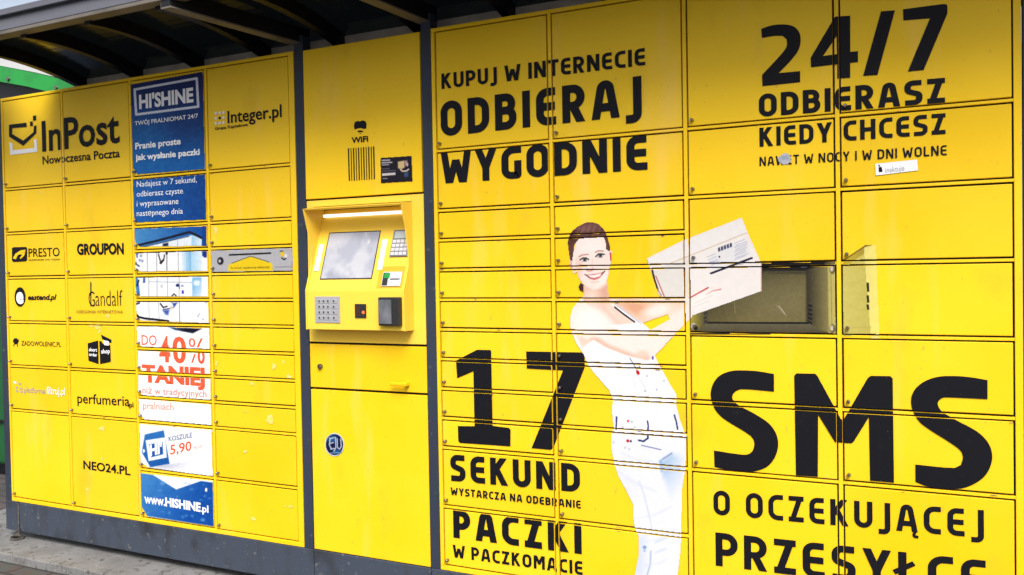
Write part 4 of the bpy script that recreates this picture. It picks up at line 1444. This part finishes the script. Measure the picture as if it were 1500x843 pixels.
strip(250, 350, Z((38, 82), (592, 62), (596, 212), (80, 220), (42, 180)), p1, "photo strip with a dark roof edge against blue sky", 1)
strip(270, 390, Z((42, 262), (598, 256), (602, 405), (84, 410), (46, 380)), p2, "photo strip with white lockers", 2)
strip(270, 422, Z((46, 456), (604, 452), (606, 602), (84, 602), (50, 570)), p3, "photo strip with white lockers and a blue side", 3)
strip(270, 460, Z((50, 648), (606, 648), (612, 808), (100, 790), (60, 770)), p4, "photo strip with a dark curved edge", 4)


def Q(*pts):
    return [(190 + a / 5.27, 470 + b / 5.27) for a, b in pts]


def q1(c):
    c.grad(Q((300, 50), (560, 62), (490, 98), (350, 72)), (246, 481), (60, 120, 180), (270, 485), (14, 18, 40), f=1)


def nop(c):
    pass


d5 = strip(270, 500, Q((58, 42), (616, 60), (618, 220), (96, 200), (58, 160)), q1, "white strip with red discount text", 5)
d6 = strip(270, 540, Q((62, 232), (622, 254), (622, 410), (100, 386), (62, 346)), nop, "white strip with torn red letters", 6)
d7 = strip(270, 575, Q((66, 420), (630, 450), (630, 612), (106, 576), (70, 536)), nop, "white strip with thin red words", 7)
d8 = strip(290, 610, Q((72, 604), (632, 648), (636, 806), (120, 762), (78, 724)), nop, "white strip with one pale red word", 8)


def cellof(d):
    xs = [v.co.x for v in d.data.vertices]
    zs = [v.co.z for v in d.data.vertices]
    return [(min(xs), max(xs), min(zs), max(zs))]


ltext("DO", *Q((96, 186), (212, 190), (96, 106)), M_REDINK, d5, .0, cells=cellof(d5))
ltext("4", *Q((250, 248), (305, 250), (250, 116)), M_REDINK, d5, .035, cells=cellof(d5))
ltext("0", *Q((335, 278), (440, 284), (335, 120)), M_REDINK, d5, .035, cells=cellof(d5))
ltext("0", *Q((460, 200), (510, 204), (460, 130)), M_REDINK, d5, .01, cells=cellof(d5))
ltext("/", *Q((520, 204), (568, 206), (520, 132)), M_REDINK, d5, .01, cells=cellof(d5))
ltext("4", *Q((232, 312), (318, 314), (232, 170)), M_REDINK, d6, .04, cells=cellof(d6))
ltext("0", *Q((340, 318), (438, 322), (340, 176)), M_REDINK, d6, .04, cells=cellof(d6))
ltext("/", *Q((478, 322), (515, 324), (478, 255)), M_REDINK, d6, .02, cells=cellof(d6))
ltext("0", *Q((528, 326), (584, 330), (528, 220)), M_REDINK, d6, .03, cells=cellof(d6))
ltext("TANIEJ", *Q((98, 440), (584, 470), (98, 338)), M_REDINK, d6, .05, cells=cellof(d6))
ltext("TANIEJ", *Q((110, 468), (584, 500), (110, 370)), M_REDINK, d7, .05, cells=cellof(d7))
ltext("niż w tradycyjnych", *Q((102, 560), (596, 590), (102, 508)), material("thin_red_ink", (.56, .17, .11), .5), d7, .0, cells=cellof(d7))
ltext("pralniach", *Q((106, 680), (342, 692), (106, 624)), material("pale_red_ink", (.58, .24, .18), .5), d8, .0, cells=cellof(d8))


def V(*pts):
    return [(190 + a / 4.962, 610 + b / 4.962) for a, b in pts]


def tag9(c):
    c.grad(V((250, 340), (600, 290), (600, 440), (160, 370)), (245, 680), (178, 186, 210), (262, 700), (240, 242, 248), f=5, k=.9)
    c.poly(V((260, 70), (600, 90), (600, 285), (295, 345)), (247, 247, 250), f=2)
    c.grad(V((112, 132), (250, 102), (292, 345), (152, 370), (90, 262)), (215, 635), (44, 112, 186), (240, 680), (20, 84, 164), f=.8)
    c.poly(V((118, 175), (262, 152), (272, 300), (140, 326)), (240, 243, 250), f=.8)
    c.poly(V((142, 205), (240, 186), (246, 276), (160, 298)), (22, 84, 168), f=.8)
    c.ell(*V((104, 252))[0], 1.6, 2.6, (240, 244, 250))


d9 = strip(260, 690, V((74, 55), (604, 100), (606, 438), (140, 372), (78, 330)), tag9, "white poster with a blue price tag", 9)
ltext("HI'", *V((150, 286), (238, 264), (150, 208)), M_WHITEINK, d9, .05)
ltext("KOSZULE", *V((286, 182), (456, 152), (286, 146)), M_BLUEINK, d9, .008)
ltext("5,90", *V((298, 278), (452, 246), (298, 208)), M_REDINK, d9, .012)
ltext("PLN*", *V((470, 243), (532, 228), (470, 220)), material("faint_red_ink", (.5, .27, .25), .5), d9, .0)


def ten(c):
    c.grad(V((80, 412), (170, 425), (340, 532), (520, 470), (606, 482), (612, 800), (130, 725), (88, 655)), (200, 690), (70, 140, 206), (290, 740), (14, 76, 164), f=.8)
    r_ = random.Random(3)
    for i in range(26):
        a, b = r_.uniform(90, 600), r_.uniform(470, 760)
        c.ell(*V((a, b))[0], r_.uniform(1, 3), r_.uniform(.8, 2.2), (120, 172, 222), f=1.4, k=.4)
    c.ell(*V((558, 535))[0], 1.6, 3, (236, 240, 250))


d10 = strip(290, 745, V((82, 414), (606, 470), (612, 800), (132, 728), (88, 655)), ten, "blue poster with a web address", 10)
ltext("www.", *V((110, 628), (262, 650), (110, 560)), M_WHITEINK, d10, .03)
ltext("HISHINE", *V((262, 650), (520, 692), (262, 588)), M_WHITEINK, d10, .045)
ltext(".pl", *V((515, 692), (576, 700), (515, 640)), M_WHITEINK, d10, .03)

# silver return door in column four
sd_ = LB.at(420, 388)


def J(*pts):
    return [(250 + a / 6, 340 + b / 6) for a, b in pts]


cv = Canvas(306, 360, 432, 402, .8)
cv.poly(J((352, 158), (1076, 134), (1080, 342), (358, 352)), (190, 192, 200), mask=True)
cv.poly(J((508, 345), (510, 290), (705, 215), (895, 278), (900, 342)), (250, 216, 30), f=.8)
cv.line(J((540, 276), (640, 238), (705, 215), (790, 240), (865, 266)), 1.1, (90, 90, 70))
cv.line(J((520, 203), (880, 187)), 2.4, (22, 22, 24))
cv.ell(*J((440, 256))[0], 4.6, 5.6, (26, 26, 28))
cv.ell(*J((434, 256))[0], 1.8, 2.6, (200, 200, 206))
cv.ell(*J((985, 195))[0], 3, 4, (240, 206, 40))
cv.line(J((965, 170), (990, 168)), 1.4, (40, 40, 44))
cv.line(J((980, 230), (1000, 245), (1015, 232)), 2, (40, 40, 44))
cv.ell(*J((1015, 210))[0], 2, 3, (236, 238, 240))
cv.line(J((920, 310), (1060, 306)), 1, (110, 112, 120), k=.8)
cv.noise(5, 2, 6)
cv.build("silver_foil", sd_, LC, 1, "silver return slot panel with a yellow arrow")
ltext("Tu wrzuć wypełnioną deklarację", *J((528, 326), (872, 318), (528, 306)), M_INK, sd_, .0)

# pale scuffs in the paint
blots = [(316, 338, 5, 6), (402, 536, 5, 6), (424, 552, 5, 7), (416, 530, 2.4, 3), (396, 612, 8, 11), (370, 562, 6, 3), (360, 603, 5, 2), (318, 533, 2, 4), (360, 662, 4, 3), (372, 760, 5, 3.4), (427, 742, 3.4, 2.6), (418, 741, 2.2, 2),
         (60.5, 282.5, 2.2, 2.6), (140, 478, 10, 5), (146, 486, 3, 4), (150, 628, 6, 3), (158, 464, 4, 3), (129, 720, 4, 7), (150, 672, 2.4, 2)]
sm = MB()
for a, b, rx, ry in blots:
    for q in range(4):
        n = 13
        ox, oy = rnd.uniform(-.5, .5) * rx, rnd.uniform(-.5, .5) * ry
        sx = rnd.uniform(.25, .7)
        pts = []
        for i in range(n):
            t = 2 * math.pi * i / n
            rr = sx * rnd.uniform(.55, 1.1)
            pts.append((a + ox + rx * rr * math.cos(t), b + oy + ry * rr * math.sin(t)))
        for p_ in pxpoly(pts):
            for r in LC:
                q_ = clip_rect(p_, r)
                if len(q_) >= 3:
                    sm.add([(x, -.0017 - .00006 * q, z) for x, z in q_], [tuple(range(len(q_)))])
sm.build("paint_scuffs", material("bleached_yellow_paint", (.78, .60, .22), .6, noise=[(70, 4, .4, .65, (.80, .53, .04), (1, 1, 1))]), LR, kind="stuff")
# chips along door edges
chips = MB()
ch_cells = {id(LB): [], id(RB): []}
for bank, n in ((LB, 26), (RB, 34)):
    m = MB()
    for i in range(n):
        r = bank.cells[rnd.randrange(len(bank.cells))]
        x = rnd.uniform(r[0], r[1])
        z = r[3] - .0005 if rnd.random() < .6 else r[2] + .001
        l_, h_ = rnd.uniform(.003, .02), rnd.uniform(.0012, .003)
        for q_ in [clip_rect([(x, z - h_), (x + l_, z - h_ * rnd.uniform(.4, 1)), (x + l_, z), (x, z)], r)]:
            if len(q_) >= 3:
                m.add([(a, -.0028, b) for a, b in q_], [tuple(range(len(q_)))])
    m.build("paint_chips", material("bare_metal_chip", (.09, .085, .12), .6), bank.root, kind="stuff")

# ------------------------------------------------------------------ prints on the terminal
polys = []
for k_ in range(11):
    t = k_ / 10
    xa, ya = 511 + t * 37, 217.5 - t * 2.6
    xb, yb_ = 512.4 + t * 36.6, 265.4 - t * 2.4
    w_ = 1.2 if k_ % 2 else 1.7
    polys += pxpoly([(xa - w_ / 2, ya), (xa + w_ / 2, ya), (xb + w_ / 2, yb_), (xb - w_ / 2, yb_)])
decal("barcode_print", polys, M_INK, up, None, 2, label="black bar pattern", yb=-.001)
wl_ = []
wl_ += pxpoly(sc_([(145, 185), (140, 140), (150, 105), (180, 92), (208, 98), (230, 86), (262, 95), (275, 125), (270, 175), (240, 178), (215, 166), (180, 172)], 500, 165, 7.333))
for rr_, w_ in ((36, 0), (22, 0), (9, 0)):
    ptsu = [(208 + rr_ * math.sin(a), 214 + (12 if rr_ == 9 else 0) - rr_ * .55 * math.cos(a)) for a in np.linspace(-1.1, 1.1, 9)]
    ptsl = [(208 + rr_ * .82 * math.sin(a), 222 + (12 if rr_ == 9 else 0) - rr_ * .55 * math.cos(a)) for a in np.linspace(1.1, -1.1, 9)]
    wl_ += pxpoly(sc_(ptsu + ptsl, 500, 165, 7.333))
decal("wifi_mark", wl_, M_INK, up, None, 2, yb=-.001)
po, wd = font_polys("WiFi", .03)
decal("lettering", place(po, wd, (515.6, 210), (540, 207.6), (515.6, 201.4)), M_INK, up, None, 2, yb=-.001)
cv = Canvas(556, 226, 606, 272, .6)
cv.poly(sc_([(425, 490), (757, 468), (766, 740), (428, 760)], 500, 165, 7.333), (34, 30, 44), mask=True)
for a, b, c_, col, wd_ in ((440, 516, 520, (200, 198, 206), 2), (440, 542, 545, (190, 188, 198), 2.2), (440, 565, 512, (170, 168, 180), 1.8), (440, 608, 520, (110, 108, 124), 1.2), (440, 632, 585, (110, 108, 124), 1.2), (450, 712, 495, (150, 150, 164), 1.4)):
    cv.line(sc_([(a, b), (c_, b - (c_ - a) * .05)], 500, 165, 7.333), wd_, col)
cv.poly(sc_([(440, 655), (585, 646), (585, 672), (440, 684)], 500, 165, 7.333), (226, 224, 228))
cv.poly(sc_([(610, 530), (680, 518), (685, 590), (650, 612), (612, 600)], 500, 165, 7.333), (232, 206, 150), f=1)
cv.poly(sc_([(680, 520), (712, 514), (710, 570), (690, 575)], 500, 165, 7.333), (206, 160, 170), f=1)
cv.line(sc_([(640, 615), (660, 632), (700, 630), (725, 612)], 500, 165, 7.333), 2.2, (226, 206, 196))
cv.ell(*sc_([(712, 560)], 500, 165, 7.333)[0], 1.4, 3, (206, 190, 206))
cv.poly(sc_([(678, 648), (722, 642), (722, 690), (680, 696)], 500, 165, 7.333), (62, 92, 140), f=.8)
cv.build("notice_sticker", up, None, 2, "small dark notice sticker with a picture of a parcel", yb=-.001)
cv = Canvas(474, 632, 508, 672, .6)
cv.poly(ellp(490.5, 651.5, 14.2, 17, 40), (226, 232, 240), mask=True)
cv.ell(490.5, 651.5, 12.6, 15.4, (14, 28, 74), f=.08)
cv.ell(487, 643, 7, 5, (46, 110, 170), f=1, k=.8)
cv.ell(494, 662, 6, 4, (40, 100, 160), f=1, k=.8)
for st_ in ([(484, 642), (483, 652), (486, 658)], [(484, 643), (490, 641)], [(483.5, 650), (488.5, 648.5)], [(485, 658), (490, 657)], [(492, 641), (492.4, 656), (489.5, 661)], [(494.4, 643), (494.8, 656), (498, 658), (500.4, 654), (499.6, 643)]):
    cv.line(st_, 1.7, (206, 216, 232), k=.9)
cv.line([(484, 664), (497, 663)], 1.2, (150, 180, 215), k=.9)
cv.build("round_sticker", low, None, 2, "round dark blue sticker with white scribbled lettering", yb=-.001)
